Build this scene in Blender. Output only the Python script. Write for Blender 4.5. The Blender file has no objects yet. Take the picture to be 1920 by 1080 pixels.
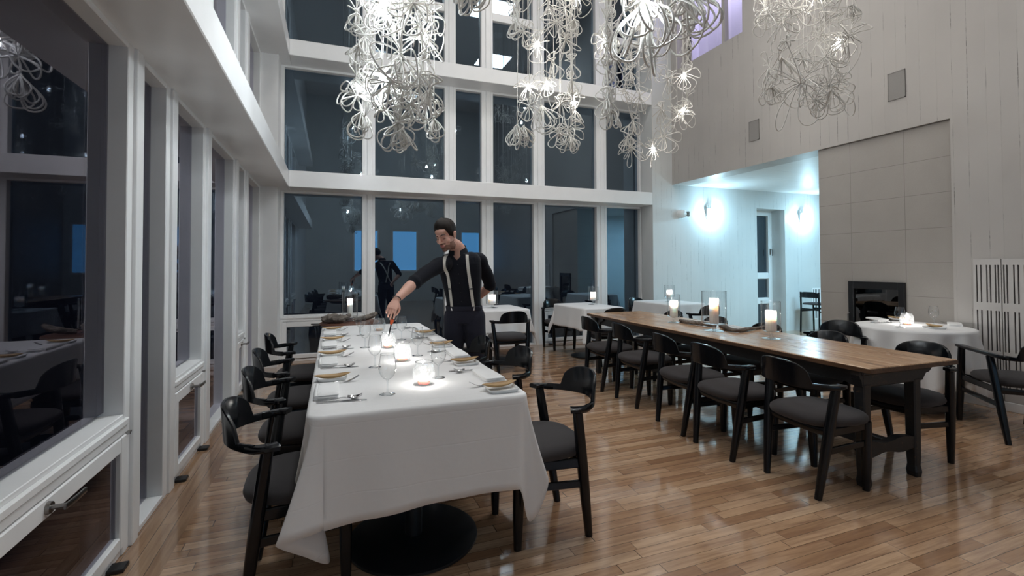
import bpy, math, random
from mathutils import Vector, Matrix, Euler, Quaternion
from mathutils.bvhtree import BVHTree

sc = bpy.context.scene
COL = sc.collection
PI = math.pi
R = math.radians
random.seed(7)

# ---------------------------------------------------------------- camera
F_PX, CY_PX, YAW, PITCH, ROLL = 887.13, 479.75, 0.361761, 0.0206378, -0.00396525
EYE = Vector((0.0, 0.0, 1.35))
_f = Vector((math.sin(YAW) * math.cos(PITCH), math.cos(YAW) * math.cos(PITCH), math.sin(PITCH)))
_r0 = Vector((math.cos(YAW), -math.sin(YAW), 0.0))
_u0 = _r0.cross(_f)
_r = math.cos(ROLL) * _r0 + math.sin(ROLL) * _u0
_u = -math.sin(ROLL) * _r0 + math.cos(ROLL) * _u0
cam_data = bpy.data.cameras.new('camera')
cam = bpy.data.objects.new('camera', cam_data)
COL.objects.link(cam)
M3 = Matrix((_r, _u, -_f)).transposed()
cam.matrix_world = Matrix.Translation(EYE) @ M3.to_4x4()
cam_data.sensor_fit = 'HORIZONTAL'
cam_data.sensor_width = 36.0
cam_data.lens = F_PX / 1920 * 36.0
cam_data.shift_x = 0.0
cam_data.shift_y = (CY_PX - 540.0) / 1920.0
cam_data.clip_start = 0.05
cam_data.clip_end = 200
sc.camera = cam


def ray(x, y):
    return _r * ((x - 960) / F_PX) + _u * ((CY_PX - y) / F_PX) + _f


def on_z(x, y, z):
    d = ray(x, y)
    return EYE + d * ((z - EYE.z) / d.z)


def on_y(x, y, Y):
    d = ray(x, y)
    return EYE + d * (Y / d.y)


def on_x(x, y, X):
    d = ray(x, y)
    return EYE + d * (X / d.x)


# ---------------------------------------------------------------- world, exposure
world = bpy.data.worlds.new('dusk')
sc.world = world
world.use_nodes = True
bg = world.node_tree.nodes['Background']
bg.inputs['Color'].default_value = (0.30, 0.36, 0.55, 1)
bg.inputs['Strength'].default_value = 0.02
sc.view_settings.view_transform = 'Standard'
sc.view_settings.look = 'None'
sc.view_settings.gamma = 1.0
sc.view_settings.use_curve_mapping = False
sc.view_settings.exposure = 0.16
cy = sc.cycles
cy.max_bounces = 9
cy.diffuse_bounces = 4
cy.glossy_bounces = 5
cy.transmission_bounces = 6
cy.transparent_max_bounces = 28
cy.caustics_reflective = False
cy.caustics_refractive = False
cy.sample_clamp_indirect = 4.0
cy.use_denoising = True

ZCEIL = 7.6
WALLX, BACKY, REARY = 5.80, 7.03, -3.54


def area(name, loc, sx, sy, power, color, rot=(0, 0, 0), spread=PI):
    d = bpy.data.lights.new(name, 'AREA')
    d.shape = 'RECTANGLE'
    d.size, d.size_y = sx, sy
    d.energy = power
    d.color = color
    d.spread = spread
    o = bpy.data.objects.new(name, d)
    o.location = loc
    o.rotation_euler = rot
    COL.objects.link(o)
    return o


def point(name, loc, power, color, radius=0.02, parent=None):
    d = bpy.data.lights.new(name, 'POINT')
    d.energy = power
    d.color = color
    d.shadow_soft_size = radius
    o = bpy.data.objects.new(name, d)
    o.location = loc
    COL.objects.link(o)
    if parent:
        o.parent = parent
    return o


# added fill lamps under the ceiling of the tall room, above the frame
WARM = (1.0, 0.97, 0.94)
for i, (lx, ly, pw) in enumerate([(1.0, 0.6, 5), (4.5, 1.5, 48), (1.0, 4.2, 45), (3.6, 4.2, 45), (2.4, -2.0, 6)]):
    area('ceiling_lamp_light', (lx, ly, ZCEIL - 0.06), 0.9, 0.9, pw, WARM)
# alcove ceiling lamp, out of sight behind the chimney block
area('alcove_lamp_light', (8.6, 4.6, 2.76), 1.6, 0.8, 140, (0.45, 0.79, 1.0))
# violet lamp inside the light well behind the clerestory
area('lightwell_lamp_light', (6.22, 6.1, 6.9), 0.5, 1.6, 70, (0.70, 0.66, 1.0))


# ---------------------------------------------------------------- node helpers
def mat_new(name):
    m = bpy.data.materials.new(name)
    m.use_nodes = True
    nt = m.node_tree
    return m, nt, nt.nodes['Principled BSDF'], nt.nodes['Material Output']


def nd(nt, typ, ins=None, **props):
    n = nt.nodes.new('ShaderNode' + typ)
    for k, v in props.items():
        setattr(n, k, v)
    for k, v in (ins or {}).items():
        s = n.inputs[k]
        if isinstance(v, bpy.types.NodeSocket):
            nt.links.new(v, s)
        else:
            s.default_value = v
    return n


def math_n(nt, op, a, b=None, c=None):
    n = nt.nodes.new('ShaderNodeMath')
    n.operation = op
    for i, v in enumerate((a, b, c)):
        if v is None:
            continue
        if isinstance(v, bpy.types.NodeSocket):
            nt.links.new(v, n.inputs[i])
        else:
            n.inputs[i].default_value = v
    return n.outputs[0]


def mixc(nt, fac, a, b):
    n = nt.nodes.new('ShaderNodeMix')
    n.data_type = 'RGBA'
    for k, v in ((0, fac), (6, a), (7, b)):
        if isinstance(v, bpy.types.NodeSocket):
            nt.links.new(v, n.inputs[k])
        else:
            n.inputs[k].default_value = v if k == 0 else (*v[:3], 1)
    return n.outputs[2]


def ramp(nt, fac, stops):
    n = nt.nodes.new('ShaderNodeValToRGB')
    e = n.color_ramp.elements
    while len(e) < len(stops):
        e.new(0.5)
    for el, (p, c) in zip(e, stops):
        el.position = p
        el.color = (*c[:3], 1)
    nt.links.new(fac, n.inputs[0])
    return n.outputs[0]


def setp(nt, p, **kw):
    for k, v in kw.items():
        k = k.replace('_', ' ').title().replace('Ior', 'IOR')
        s = p.inputs[k]
        if isinstance(v, bpy.types.NodeSocket):
            nt.links.new(v, s)
        elif isinstance(v, tuple) and len(v) == 3 and s.type == 'RGBA':
            s.default_value = (*v, 1)
        else:
            s.default_value = v


def bump(nt, p, height, strength=0.2, dist=0.01):
    b = nd(nt, 'Bump', {'Height': height, 'Strength': strength, 'Distance': dist})
    nt.links.new(b.outputs[0], p.inputs['Normal'])


def position(nt):
    g = nd(nt, 'NewGeometry')
    s = nd(nt, 'SeparateXYZ', {0: g.outputs['Position']})
    return g.outputs['Position'], s.outputs[0], s.outputs[1], s.outputs[2]


def objcoord(nt):
    return nd(nt, 'TexCoord').outputs['Object']


def simple(name, col, rough=0.5, metal=0.0, noise=0.0, scale=30.0, bumps=0.0, coat=0.0, **kw):
    m, nt, p, o = mat_new(name)
    setp(nt, p, base_color=col, roughness=rough, metallic=metal)
    if coat:
        p.inputs['Coat Weight'].default_value = coat
        p.inputs['Coat Roughness'].default_value = 0.15
    if noise or bumps:
        t = nd(nt, 'TexNoise', {'Vector': objcoord(nt), 'Scale': scale, 'Detail': 4.0})
        if noise:
            lo = tuple(c * (1 - noise) for c in col)
            hi = tuple(min(1, c * (1 + noise)) for c in col)
            setp(nt, p, base_color=mixc(nt, t.outputs[0], lo, hi))
        if bumps:
            bump(nt, p, t.outputs[0], bumps, 0.004)
    for k, v in kw.items():
        setp(nt, p, **{k: v})
    return m


def emit(name, col, strength):
    m, nt, p, o = mat_new(name)
    setp(nt, p, base_color=(0.8, 0.8, 0.8), emission_color=col, emission_strength=strength)
    return m


def thin_glass(name, tint=(0.97, 0.98, 0.98), edge=(0.55, 0.58, 0.6), ior=1.5, boost=1.0, base=0.0, relief=0.0, rscale=40.0, gcol=(1, 1, 1), frost=0.0):
    """thin-walled glass: clear where faced, darker and more mirror-like at grazing angles"""
    m, nt, p, o = mat_new(name)
    nt.nodes.remove(p)
    nrm = None
    if relief:
        t = nd(nt, 'TexVoronoi', {'Vector': objcoord(nt), 'Scale': rscale})
        t.feature = 'SMOOTH_F1'
        b = nd(nt, 'Bump', {'Height': t.outputs[0], 'Strength': relief, 'Distance': 0.01})
        nrm = b.outputs[0]
    lw = nd(nt, 'LayerWeight', {'Blend': 0.5})
    r0 = ((ior - 1) / (ior + 1)) ** 2
    face5 = math_n(nt, 'POWER', lw.outputs['Facing'], 5.0)
    frs = math_n(nt, 'MULTIPLY_ADD', face5, 1 - r0, r0)
    gl = nd(nt, 'BsdfGlossy', {'Color': (*gcol, 1), 'Roughness': 0.01})
    if nrm:
        for n in (lw, gl):
            nt.links.new(nrm, n.inputs['Normal'])
    tr = nd(nt, 'BsdfTransparent', {'Color': mixc(nt, math_n(nt, 'POWER', lw.outputs['Facing'], 3.0), tint, edge)})
    fac = math_n(nt, 'MINIMUM', math_n(nt, 'MULTIPLY_ADD', frs, boost, base), 1.0)
    mx = nd(nt, 'MixShader', {0: fac, 1: tr.outputs[0], 2: gl.outputs[0]})
    out = mx.outputs[0]
    if frost:
        td = nd(nt, 'BsdfTranslucent', {'Color': (0.95, 0.97, 0.98, 1)})
        df = nd(nt, 'BsdfDiffuse', {'Color': (0.9, 0.92, 0.93, 1)})
        half = nd(nt, 'MixShader', {0: 0.5, 1: td.outputs[0], 2: df.outputs[0]})
        if nrm:
            nt.links.new(nrm, td.inputs['Normal'])
            nt.links.new(nrm, df.inputs['Normal'])
        out = nd(nt, 'MixShader', {0: frost, 1: out, 2: half.outputs[0]}).outputs[0]
    nt.links.new(out, o.inputs[0])
    return m


# ---------------------------------------------------------------- materials
MAT = {}
MAT['white_paint'] = simple('white_paint', (0.84, 0.85, 0.855), 0.30, noise=0.04, scale=6, bumps=0.03)
MAT['white_trim'] = simple('white_trim', (0.84, 0.85, 0.855), 0.34, noise=0.03, scale=9)
MAT['plain_wall'] = simple('plain_wall_paint', (0.55, 0.535, 0.52), 0.45, noise=0.05, scale=5)
MAT['ceiling'] = simple('ceiling_paint', (0.74, 0.73, 0.72), 0.7)


def board_wall(name, axis, col, seam=(0.16, 0.15, 0.14), scale=5.2, rough=0.45, width=0.018):
    m, nt, p, o = mat_new(name)
    pos, x, y, z = position(nt)
    a = {'x': x, 'y': y}[axis]
    wob = nd(nt, 'TexNoise', {'Vector': pos, 'Scale': 0.7, 'Detail': 1.0}).outputs[0]
    u = math_n(nt, 'MULTIPLY', a, scale)
    v = nd(nt, 'TexVoronoi', {'W': u, 'Scale': 1.0, 'Randomness': 0.75}, voronoi_dimensions='1D', feature='DISTANCE_TO_EDGE')
    line = math_n(nt, 'LESS_THAN', v.outputs['Distance'], width)
    cell = nd(nt, 'TexVoronoi', {'W': u, 'Scale': 1.0, 'Randomness': 0.75}, voronoi_dimensions='1D', feature='F1')
    # seams open and close along their height
    comb = nd(nt, 'CombineXYZ', {0: math_n(nt, 'MULTIPLY', a, 2.6), 1: 0.0, 2: math_n(nt, 'MULTIPLY', z, 1.1)})
    n1 = nd(nt, 'TexNoise', {'Vector': comb.outputs[0], 'Scale': 1.6, 'Detail': 3.0, 'Roughness': 0.65}).outputs[0]
    brk = nd(nt, 'MapRange', {0: n1, 1: 0.50, 2: 0.60, 3: 0.0, 4: 0.85}).outputs[0]
    fine = nd(nt, 'TexNoise', {'Vector': pos, 'Scale': 38.0, 'Detail': 2.0}).outputs[0]
    brk = math_n(nt, 'MULTIPLY', brk, nd(nt, 'MapRange', {0: fine, 1: 0.36, 2: 0.5, 3: 0.25, 4: 1.0}).outputs[0])
    fac = math_n(nt, 'MULTIPLY', line, brk)
    big = nd(nt, 'TexNoise', {'Vector': pos, 'Scale': 1.3, 'Detail': 5.0}).outputs[0]
    tone = mixc(nt, big, tuple(c * 0.88 for c in col), tuple(min(1, c * 1.1) for c in col))
    tone = mixc(nt, math_n(nt, 'MULTIPLY', nd(nt, 'SeparateColor', {0: cell.outputs['Color']}).outputs[0], 0.16), tone, tuple(c * 0.8 for c in col))
    setp(nt, p, base_color=mixc(nt, fac, tone, seam), roughness=rough)
    h = math_n(nt, 'SUBTRACT', math_n(nt, 'MULTIPLY', big, 0.25), nd(nt, 'MapRange', {0: v.outputs['Distance'], 1: 0.0, 2: 0.03, 3: 0.6, 4: 0.0}).outputs[0])
    bump(nt, p, h, 0.22, 0.01)
    return m


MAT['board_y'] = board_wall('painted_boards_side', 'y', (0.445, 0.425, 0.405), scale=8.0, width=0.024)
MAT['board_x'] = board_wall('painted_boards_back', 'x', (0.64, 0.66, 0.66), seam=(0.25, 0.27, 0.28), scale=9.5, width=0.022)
MAT['board_ceiling'] = board_wall('painted_boards_alcove_ceiling', 'y', (0.68, 0.69, 0.69), seam=(0.25, 0.28, 0.3), scale=7.5, width=0.016)
MAT['board_well'] = board_wall('painted_boards_lightwell', 'y', (0.62, 0.6, 0.66), seam=(0.4, 0.38, 0.5), width=0.01)


def m_panel():
    m, nt, p, o = mat_new('fireplace_stone_panels')
    pos, x, y, z = position(nt)
    # panel joints: 0.575 m wide, 0.361 m high
    fy = math_n(nt, 'ABSOLUTE', math_n(nt, 'SUBTRACT', math_n(nt, 'FRACT', math_n(nt, 'DIVIDE', math_n(nt, 'ADD', y, 0.15 + 0.2875), 0.575)), 0.5))
    fz = math_n(nt, 'ABSOLUTE', math_n(nt, 'SUBTRACT', math_n(nt, 'FRACT', math_n(nt, 'DIVIDE', math_n(nt, 'ADD', z, 0.08 + 0.1805), 0.361)), 0.5))
    la = math_n(nt, 'LESS_THAN', fy, 0.0042)
    lb = math_n(nt, 'LESS_THAN', fz, 0.0066)
    line = math_n(nt, 'MAXIMUM', la, lb)
    n = nd(nt, 'TexNoise', {'Vector': pos, 'Scale': 3.0, 'Detail': 6.0}).outputs[0]
    n2 = nd(nt, 'TexNoise', {'Vector': pos, 'Scale': 220.0, 'Detail': 2.0}).outputs[0]
    tone = mixc(nt, n, (0.35, 0.33, 0.305), (0.43, 0.41, 0.38))
    tone = mixc(nt, math_n(nt, 'MULTIPLY', n2, 0.5), tone, (0.27, 0.25, 0.23))
    setp(nt, p, base_color=mixc(nt, math_n(nt, 'MULTIPLY', line, 0.55), tone, (0.10, 0.09, 0.085)), roughness=0.6)
    bump(nt, p, math_n(nt, 'SUBTRACT', math_n(nt, 'MULTIPLY', n2, 0.1), line), 0.2, 0.003)
    return m


MAT['panel'] = m_panel()


def m_floor():
    m, nt, p, o = mat_new('oiled_hardwood_floor')
    pos, x, y, z = position(nt)
    border = math_n(nt, 'LESS_THAN', x, -0.705)

    def planks(u, v, w, ln, seed):
        row = math_n(nt, 'FLOOR', math_n(nt, 'DIVIDE', v, w))
        wn = nd(nt, 'TexWhiteNoise', {'W': math_n(nt, 'ADD', row, seed)}, noise_dimensions='1D').outputs[0]
        uu = math_n(nt, 'ADD', math_n(nt, 'DIVIDE', u, ln), math_n(nt, 'MULTIPLY', wn, 7.3))
        # wander of the board lengths
        uu = math_n(nt, 'ADD', uu, math_n(nt, 'MULTIPLY', math_n(nt, 'SINE', math_n(nt, 'MULTIPLY_ADD', uu, 2.1, math_n(nt, 'MULTIPLY', wn, 40.0))), 0.22))
        cellu = math_n(nt, 'FLOOR', uu)
        cid = nd(nt, 'TexWhiteNoise', {'Vector': nd(nt, 'CombineXYZ', {0: cellu, 1: row, 2: seed}).outputs[0]}, noise_dimensions='3D')
        fv = math_n(nt, 'FRACT', math_n(nt, 'DIVIDE', v, w))
        fu = math_n(nt, 'FRACT', uu)
        ev = math_n(nt, 'LESS_THAN', math_n(nt, 'MINIMUM', fv, math_n(nt, 'SUBTRACT', 1.0, fv)), 0.0012 / w)
        eu = math_n(nt, 'LESS_THAN', math_n(nt, 'MINIMUM', fu, math_n(nt, 'SUBTRACT', 1.0, fu)), 0.0012 / ln)
        return cid.outputs[0], cid.outputs[1], math_n(nt, 'MAXIMUM', ev, eu), row

    ida, ca, la, ra = planks(x, y, 0.064, 0.62, 3.0)
    idb, cb, lb, rb = planks(y, x, 0.070, 1.7, 11.0)

    def pick(a, b):
        return math_n(nt, 'ADD', math_n(nt, 'MULTIPLY', a, math_n(nt, 'SUBTRACT', 1.0, border)), math_n(nt, 'MULTIPLY', b, border))

    pid, line = pick(ida, idb), pick(la, lb)
    # the gaps between some rows are wider and darker
    u, v = pick(x, y), pick(y, x)
    gvec = nd(nt, 'CombineXYZ', {0: math_n(nt, 'MULTIPLY', u, 3.2), 1: math_n(nt, 'MULTIPLY', v, 44.0), 2: math_n(nt, 'MULTIPLY', pid, 60.0)}).outputs[0]
    grain = nd(nt, 'TexNoise', {'Vector': gvec, 'Scale': 1.0, 'Detail': 6.0, 'Roughness': 0.6, 'Distortion': 0.6}).outputs[0]
    gv2 = nd(nt, 'CombineXYZ', {0: math_n(nt, 'MULTIPLY', u, 1.0), 1: math_n(nt, 'MULTIPLY', v, 9.0), 2: math_n(nt, 'MULTIPLY', pid, 90.0)}).outputs[0]
    flame = nd(nt, 'TexNoise', {'Vector': gv2, 'Scale': 1.6, 'Detail': 3.0, 'Distortion': 1.2}).outputs[0]
    base = ramp(nt, pid, [(0.0, (0.30, 0.165, 0.092)), (0.22, (0.41, 0.245, 0.14)), (0.55, (0.54, 0.345, 0.21)), (0.82, (0.60, 0.41, 0.265)), (1.0, (0.44, 0.265, 0.155))])
    base = mixc(nt, nd(nt, 'MapRange', {0: grain, 1: 0.42, 2: 0.68, 3: 0.0, 4: 0.5}).outputs[0], base, (0.19, 0.10, 0.06))
    base = mixc(nt, nd(nt, 'MapRange', {0: flame, 1: 0.5, 2: 0.72, 3: 0.0, 4: 0.55}).outputs[0], base, (0.21, 0.105, 0.065))
    wear = nd(nt, 'TexNoise', {'Vector': pos, 'Scale': 0.8, 'Detail': 5.0}).outputs[0]
    base = mixc(nt, math_n(nt, 'MULTIPLY', border, 0.5), base, (0.20, 0.12, 0.07))
    base = mixc(nt, math_n(nt, 'MULTIPLY', line, 0.85), base, (0.035, 0.018, 0.01))
    rough = nd(nt, 'MapRange', {0: wear, 1: 0.3, 2: 0.7, 3: 0.09, 4: 0.17}).outputs[0]
    setp(nt, p, base_color=base, roughness=rough, specular_ior_level=0.65, coat_weight=0.55, coat_roughness=0.07)
    p.inputs['Coat IOR'].default_value = 1.6
    h = math_n(nt, 'ADD', math_n(nt, 'MULTIPLY', grain, 0.12), math_n(nt, 'MULTIPLY', line, -1.0))
    wav = nd(nt, 'TexNoise', {'Vector': pos, 'Scale': 9.0, 'Detail': 2.0}).outputs[0]
    h = math_n(nt, 'ADD', h, math_n(nt, 'MULTIPLY', wav, 0.4))
    h = math_n(nt, 'ADD', h, math_n(nt, 'MULTIPLY', pid, 0.25))
    bump(nt, p, h, 0.055, 0.004)
    return m


MAT['floor'] = m_floor()
MAT['window_glass'] = thin_glass('window_glass', (0.62, 0.66, 0.72), (0.3, 0.33, 0.38), 1.5, 3.6, 0.02, gcol=(0.66, 0.86, 1.0))
MAT['side_glass'] = thin_glass('side_window_glass', (0.5, 0.5, 0.54), (0.25, 0.25, 0.28), 1.5, 1.5, 0.02, gcol=(0.84, 0.82, 0.92))
MAT['glass'] = thin_glass('clear_glass', (0.985, 0.99, 0.99), (0.42, 0.45, 0.46), 1.5, 1.6)
MAT['thick_glass'] = thin_glass('thick_clear_glass', (0.95, 0.965, 0.97), (0.38, 0.42, 0.44), 1.5, 2.4)
MAT['cylinder_glass'] = thin_glass('cylinder_glass', (0.985, 0.99, 0.99), (0.50, 0.55, 0.57), 1.5, 2.2)
MAT['relief_glass'] = thin_glass('pressed_relief_glass', (0.96, 0.975, 0.98), (0.72, 0.78, 0.80), 1.5, 1.6, 0.05, relief=1.0, rscale=40, frost=0.06)
MAT['stove_glass'] = thin_glass('stove_glass', (0.30, 0.29, 0.28), (0.1, 0.1, 0.1), 1.5, 1.6, 0.02)
MAT['black_wood'] = simple('black_lacquered_wood', (0.0035, 0.0045, 0.0065), 0.20, noise=0.25, scale=14, bumps=0.03, specular_ior_level=0.35)
MAT['black_metal'] = simple('black_powder_coated_metal', (0.010, 0.011, 0.013), 0.38, bumps=0.03, scale=90)
MAT['gray_metal'] = simple('brushed_nickel', (0.30, 0.29, 0.28), 0.32, 1.0)
MAT['steel'] = simple('polished_steel', (0.62, 0.62, 0.63), 0.13, 1.0)
MAT['dark_gap'] = simple('dark_gap', (0.004, 0.004, 0.005), 0.9)
MAT['vent'] = simple('vent_mesh_gray', (0.26, 0.25, 0.24), 0.6, noise=0.15, scale=300)


def m_fabric(name, col, scale=900.0, rough=0.92, sheen=0.1):
    m, nt, p, o = mat_new(name)
    oc = objcoord(nt)
    a = nd(nt, 'TexNoise', {'Vector': oc, 'Scale': scale, 'Detail': 1.0}).outputs[0]
    b = nd(nt, 'TexNoise', {'Vector': oc, 'Scale': 7.0, 'Detail': 4.0}).outputs[0]
    t = mixc(nt, a, tuple(c * 0.72 for c in col), tuple(c * 1.25 for c in col))
    t = mixc(nt, math_n(nt, 'MULTIPLY', b, 0.25), t, tuple(c * 0.75 for c in col))
    setp(nt, p, base_color=t, roughness=rough, sheen_weight=sheen, specular_ior_level=0.18)
    bump(nt, p, a, 0.25, 0.002)
    return m


MAT['seat_fabric'] = m_fabric('charcoal_wool_seat', (0.046, 0.041, 0.042))
MAT['shirt'] = m_fabric('black_cotton_shirt', (0.006, 0.007, 0.012), 700, 0.85, 0.04)
MAT['trousers'] = m_fabric('navy_chino_cloth', (0.022, 0.023, 0.036), 700, 0.9, 0.05)
MAT['suspender'] = m_fabric('cream_elastic_webbing', (0.62, 0.60, 0.55), 600, 0.8, 0.1)


def m_cloth():
    m, nt, p, o = mat_new('white_linen')
    oc = objcoord(nt)
    s = nd(nt, 'TexNoise', {'Vector': oc, 'Scale': 3.0, 'Detail': 5.0, 'Roughness': 0.6}).outputs[0]
    wv = nd(nt, 'TexNoise', {'Vector': oc, 'Scale': 900.0, 'Detail': 1.0}).outputs[0]
    sp = nd(nt, 'SeparateXYZ', {0: oc})
    # pressed fold lines left by the iron
    f1 = math_n(nt, 'ABSOLUTE', math_n(nt, 'SUBTRACT', math_n(nt, 'FRACT', math_n(nt, 'MULTIPLY', math_n(nt, 'SUBTRACT', sp.outputs[2], math_n(nt, 'MULTIPLY', sp.outputs[1], 0.45)), 7.5)), 0.5))
    crease = nd(nt, 'MapRange', {0: f1, 1: 0.0, 2: 0.03, 3: 1.0, 4: 0.0}).outputs[0]
    setp(nt, p, base_color=mixc(nt, s, (0.74, 0.735, 0.735), (0.80, 0.795, 0.79)), roughness=0.8, sheen_weight=0.15)
    h = math_n(nt, 'ADD', math_n(nt, 'MULTIPLY', s, 0.9), math_n(nt, 'MULTIPLY', wv, 0.06))
    h = math_n(nt, 'SUBTRACT', h, math_n(nt, 'MULTIPLY', crease, 0.10))
    bump(nt, p, h, 0.35, 0.012)
    return m


MAT['cloth'] = m_cloth()
MAT['napkin'] = simple('white_napkin_linen', (0.80, 0.80, 0.80), 0.85, bumps=0.25, scale=24)
MAT['porcelain'] = simple('white_porcelain', (0.78, 0.79, 0.79), 0.12)


def m_wood(name, stops, axis='y', rough=0.28, seams=0.0, stretch=1.6, across=30.0, worn=None):
    m, nt, p, o = mat_new(name)
    oc = objcoord(nt)
    sp = nd(nt, 'SeparateXYZ', {0: oc})
    a, b = (sp.outputs[1], sp.outputs[0]) if axis == 'y' else (sp.outputs[0], sp.outputs[1])
    vec = nd(nt, 'CombineXYZ', {0: math_n(nt, 'MULTIPLY', a, stretch), 1: math_n(nt, 'MULTIPLY', b, across), 2: math_n(nt, 'MULTIPLY', sp.outputs[2], across)}).outputs[0]
    g = nd(nt, 'TexNoise', {'Vector': vec, 'Scale': 1.0, 'Detail': 7.0, 'Roughness': 0.62, 'Distortion': 0.9}).outputs[0]
    c = ramp(nt, g, stops)
    blot = nd(nt, 'TexNoise', {'Vector': oc, 'Scale': 2.2, 'Detail': 4.0}).outputs[0]
    c = mixc(nt, nd(nt, 'MapRange', {0: blot, 1: 0.45, 2: 0.7, 3: 0.0, 4: 0.35}).outputs[0], c, stops[0][1])
    h = g
    if seams:
        f = math_n(nt, 'FRACT', math_n(nt, 'DIVIDE', b, seams))
        ln = math_n(nt, 'LESS_THAN', math_n(nt, 'MINIMUM', f, math_n(nt, 'SUBTRACT', 1.0, f)), 0.006)
        c = mixc(nt, math_n(nt, 'MULTIPLY', ln, 0.85), c, (0.02, 0.01, 0.006))
        h = math_n(nt, 'SUBTRACT', g, ln)
    if worn:
        w = nd(nt, 'TexNoise', {'Vector': oc, 'Scale': 26.0, 'Detail': 4.0, 'Roughness': 0.7}).outputs[0]
        c = mixc(nt, nd(nt, 'MapRange', {0: w, 1: 0.60, 2: 0.70, 3: 0.0, 4: 0.75}).outputs[0], c, worn)
    rr = nd(nt, 'MapRange', {0: blot, 1: 0.3, 2: 0.7, 3: rough * 0.8, 4: rough * 1.35}).outputs[0]
    setp(nt, p, base_color=c, roughness=rr)
    bump(nt, p, h, 0.12, 0.003)
    return m


MAT['table_wood'] = m_wood('worn_pine_top', [(0.25, (0.19, 0.09, 0.045)), (0.5, (0.50, 0.31, 0.18)), (0.75, (0.62, 0.43, 0.275))], 'y', 0.21, seams=0.2667)
MAT['edge_wood'] = m_wood('darkened_pine_edge', [(0.3, (0.035, 0.018, 0.010)), (0.7, (0.13, 0.065, 0.032))], 'y', 0.4, worn=(0.02, 0.012, 0.008))
MAT['dark_wood'] = m_wood('dark_painted_timber', [(0.3, (0.006, 0.007, 0.009)), (0.7, (0.014, 0.014, 0.015))], 'y', 0.4, worn=(0.085, 0.05, 0.03))
MAT['driftwood'] = m_wood('gray_driftwood', [(0.3, (0.05, 0.042, 0.036)), (0.5, (0.16, 0.135, 0.115)), (0.75, (0.30, 0.265, 0.23))], 'x', 0.85, stretch=6, across=60)
MAT['board_wood'] = m_wood('reddish_serving_board', [(0.3, (0.07, 0.026, 0.014)), (0.7, (0.17, 0.07, 0.04))], 'x', 0.45)
MAT['boat_wood'] = m_wood('pale_bamboo_sheath', [(0.25, (0.20, 0.10, 0.035)), (0.5, (0.48, 0.31, 0.14)), (0.8, (0.62, 0.45, 0.24))], 'x', 0.55, stretch=5, across=90)
MAT['log_wood'] = m_wood('charred_log', [(0.3, (0.02, 0.014, 0.011)), (0.6, (0.13, 0.055, 0.032)), (0.8, (0.22, 0.12, 0.08))], 'y', 0.9)
MAT['rope'] = simple('white_cotton_rope', (0.56, 0.545, 0.515), 0.55, noise=0.06, scale=60, bumps=0.15)
MAT['wood_disc'] = simple('pale_wood_disc', (0.52, 0.47, 0.40), 0.6, noise=0.15, scale=40)


def m_wax():
    m, nt, p, o = mat_new('candle_wax')
    setp(nt, p, base_color=(0.86, 0.85, 0.82), roughness=0.45, subsurface_weight=0.6, subsurface_radius=(0.06, 0.05, 0.045), subsurface_scale=1.0)
    return m


MAT['wax'] = m_wax()
MAT['amber_wax'] = simple('amber_tealight_wax', (0.86, 0.68, 0.50), 0.5, subsurface_weight=0.4)
MAT['flame'] = emit('candle_flame', (1.0, 0.96, 0.90), 60.0)
MAT['bulb'] = emit('lit_bulb', (1.0, 0.95, 0.88), 40.0)
MAT['bulb_off'] = simple('clear_unlit_bulb', (0.75, 0.75, 0.75), 0.08, 0.6)
MAT['sconce_bulb'] = emit('cool_lit_bulb', (0.80, 0.96, 1.0), 30.0)
MAT['lamp_panel'] = emit('ceiling_lamp_diffuser', (1.0, 0.95, 0.9), 4.0)
MAT['blue_window'] = emit('dusk_lit_blind', (0.035, 0.33, 0.66), 1.7)
MAT['skin'] = simple('skin', (0.56, 0.31, 0.24), 0.5, noise=0.10, scale=45, bumps=0.05, subsurface_weight=0.15, subsurface_radius=(0.012, 0.005, 0.003))
MAT['lips'] = simple('lips', (0.42, 0.16, 0.14), 0.45)
MAT['stubble'] = simple('beard_stubble', (0.20, 0.105, 0.078), 0.8, noise=0.55, scale=420)
MAT['hair'] = simple('dark_brown_hair', (0.010, 0.0065, 0.005), 0.6, noise=0.6, scale=160, bumps=0.5, specular_ior_level=0.2)
MAT['eye'] = simple('eye_shadow_line', (0.05, 0.028, 0.024), 0.5)  # dark brown of the eyelashes
MAT['orange'] = simple('orange_plastic', (0.75, 0.12, 0.03), 0.35)
MAT['leather'] = simple('black_leather', (0.012, 0.011, 0.011), 0.4, bumps=0.1, scale=80)


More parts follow.
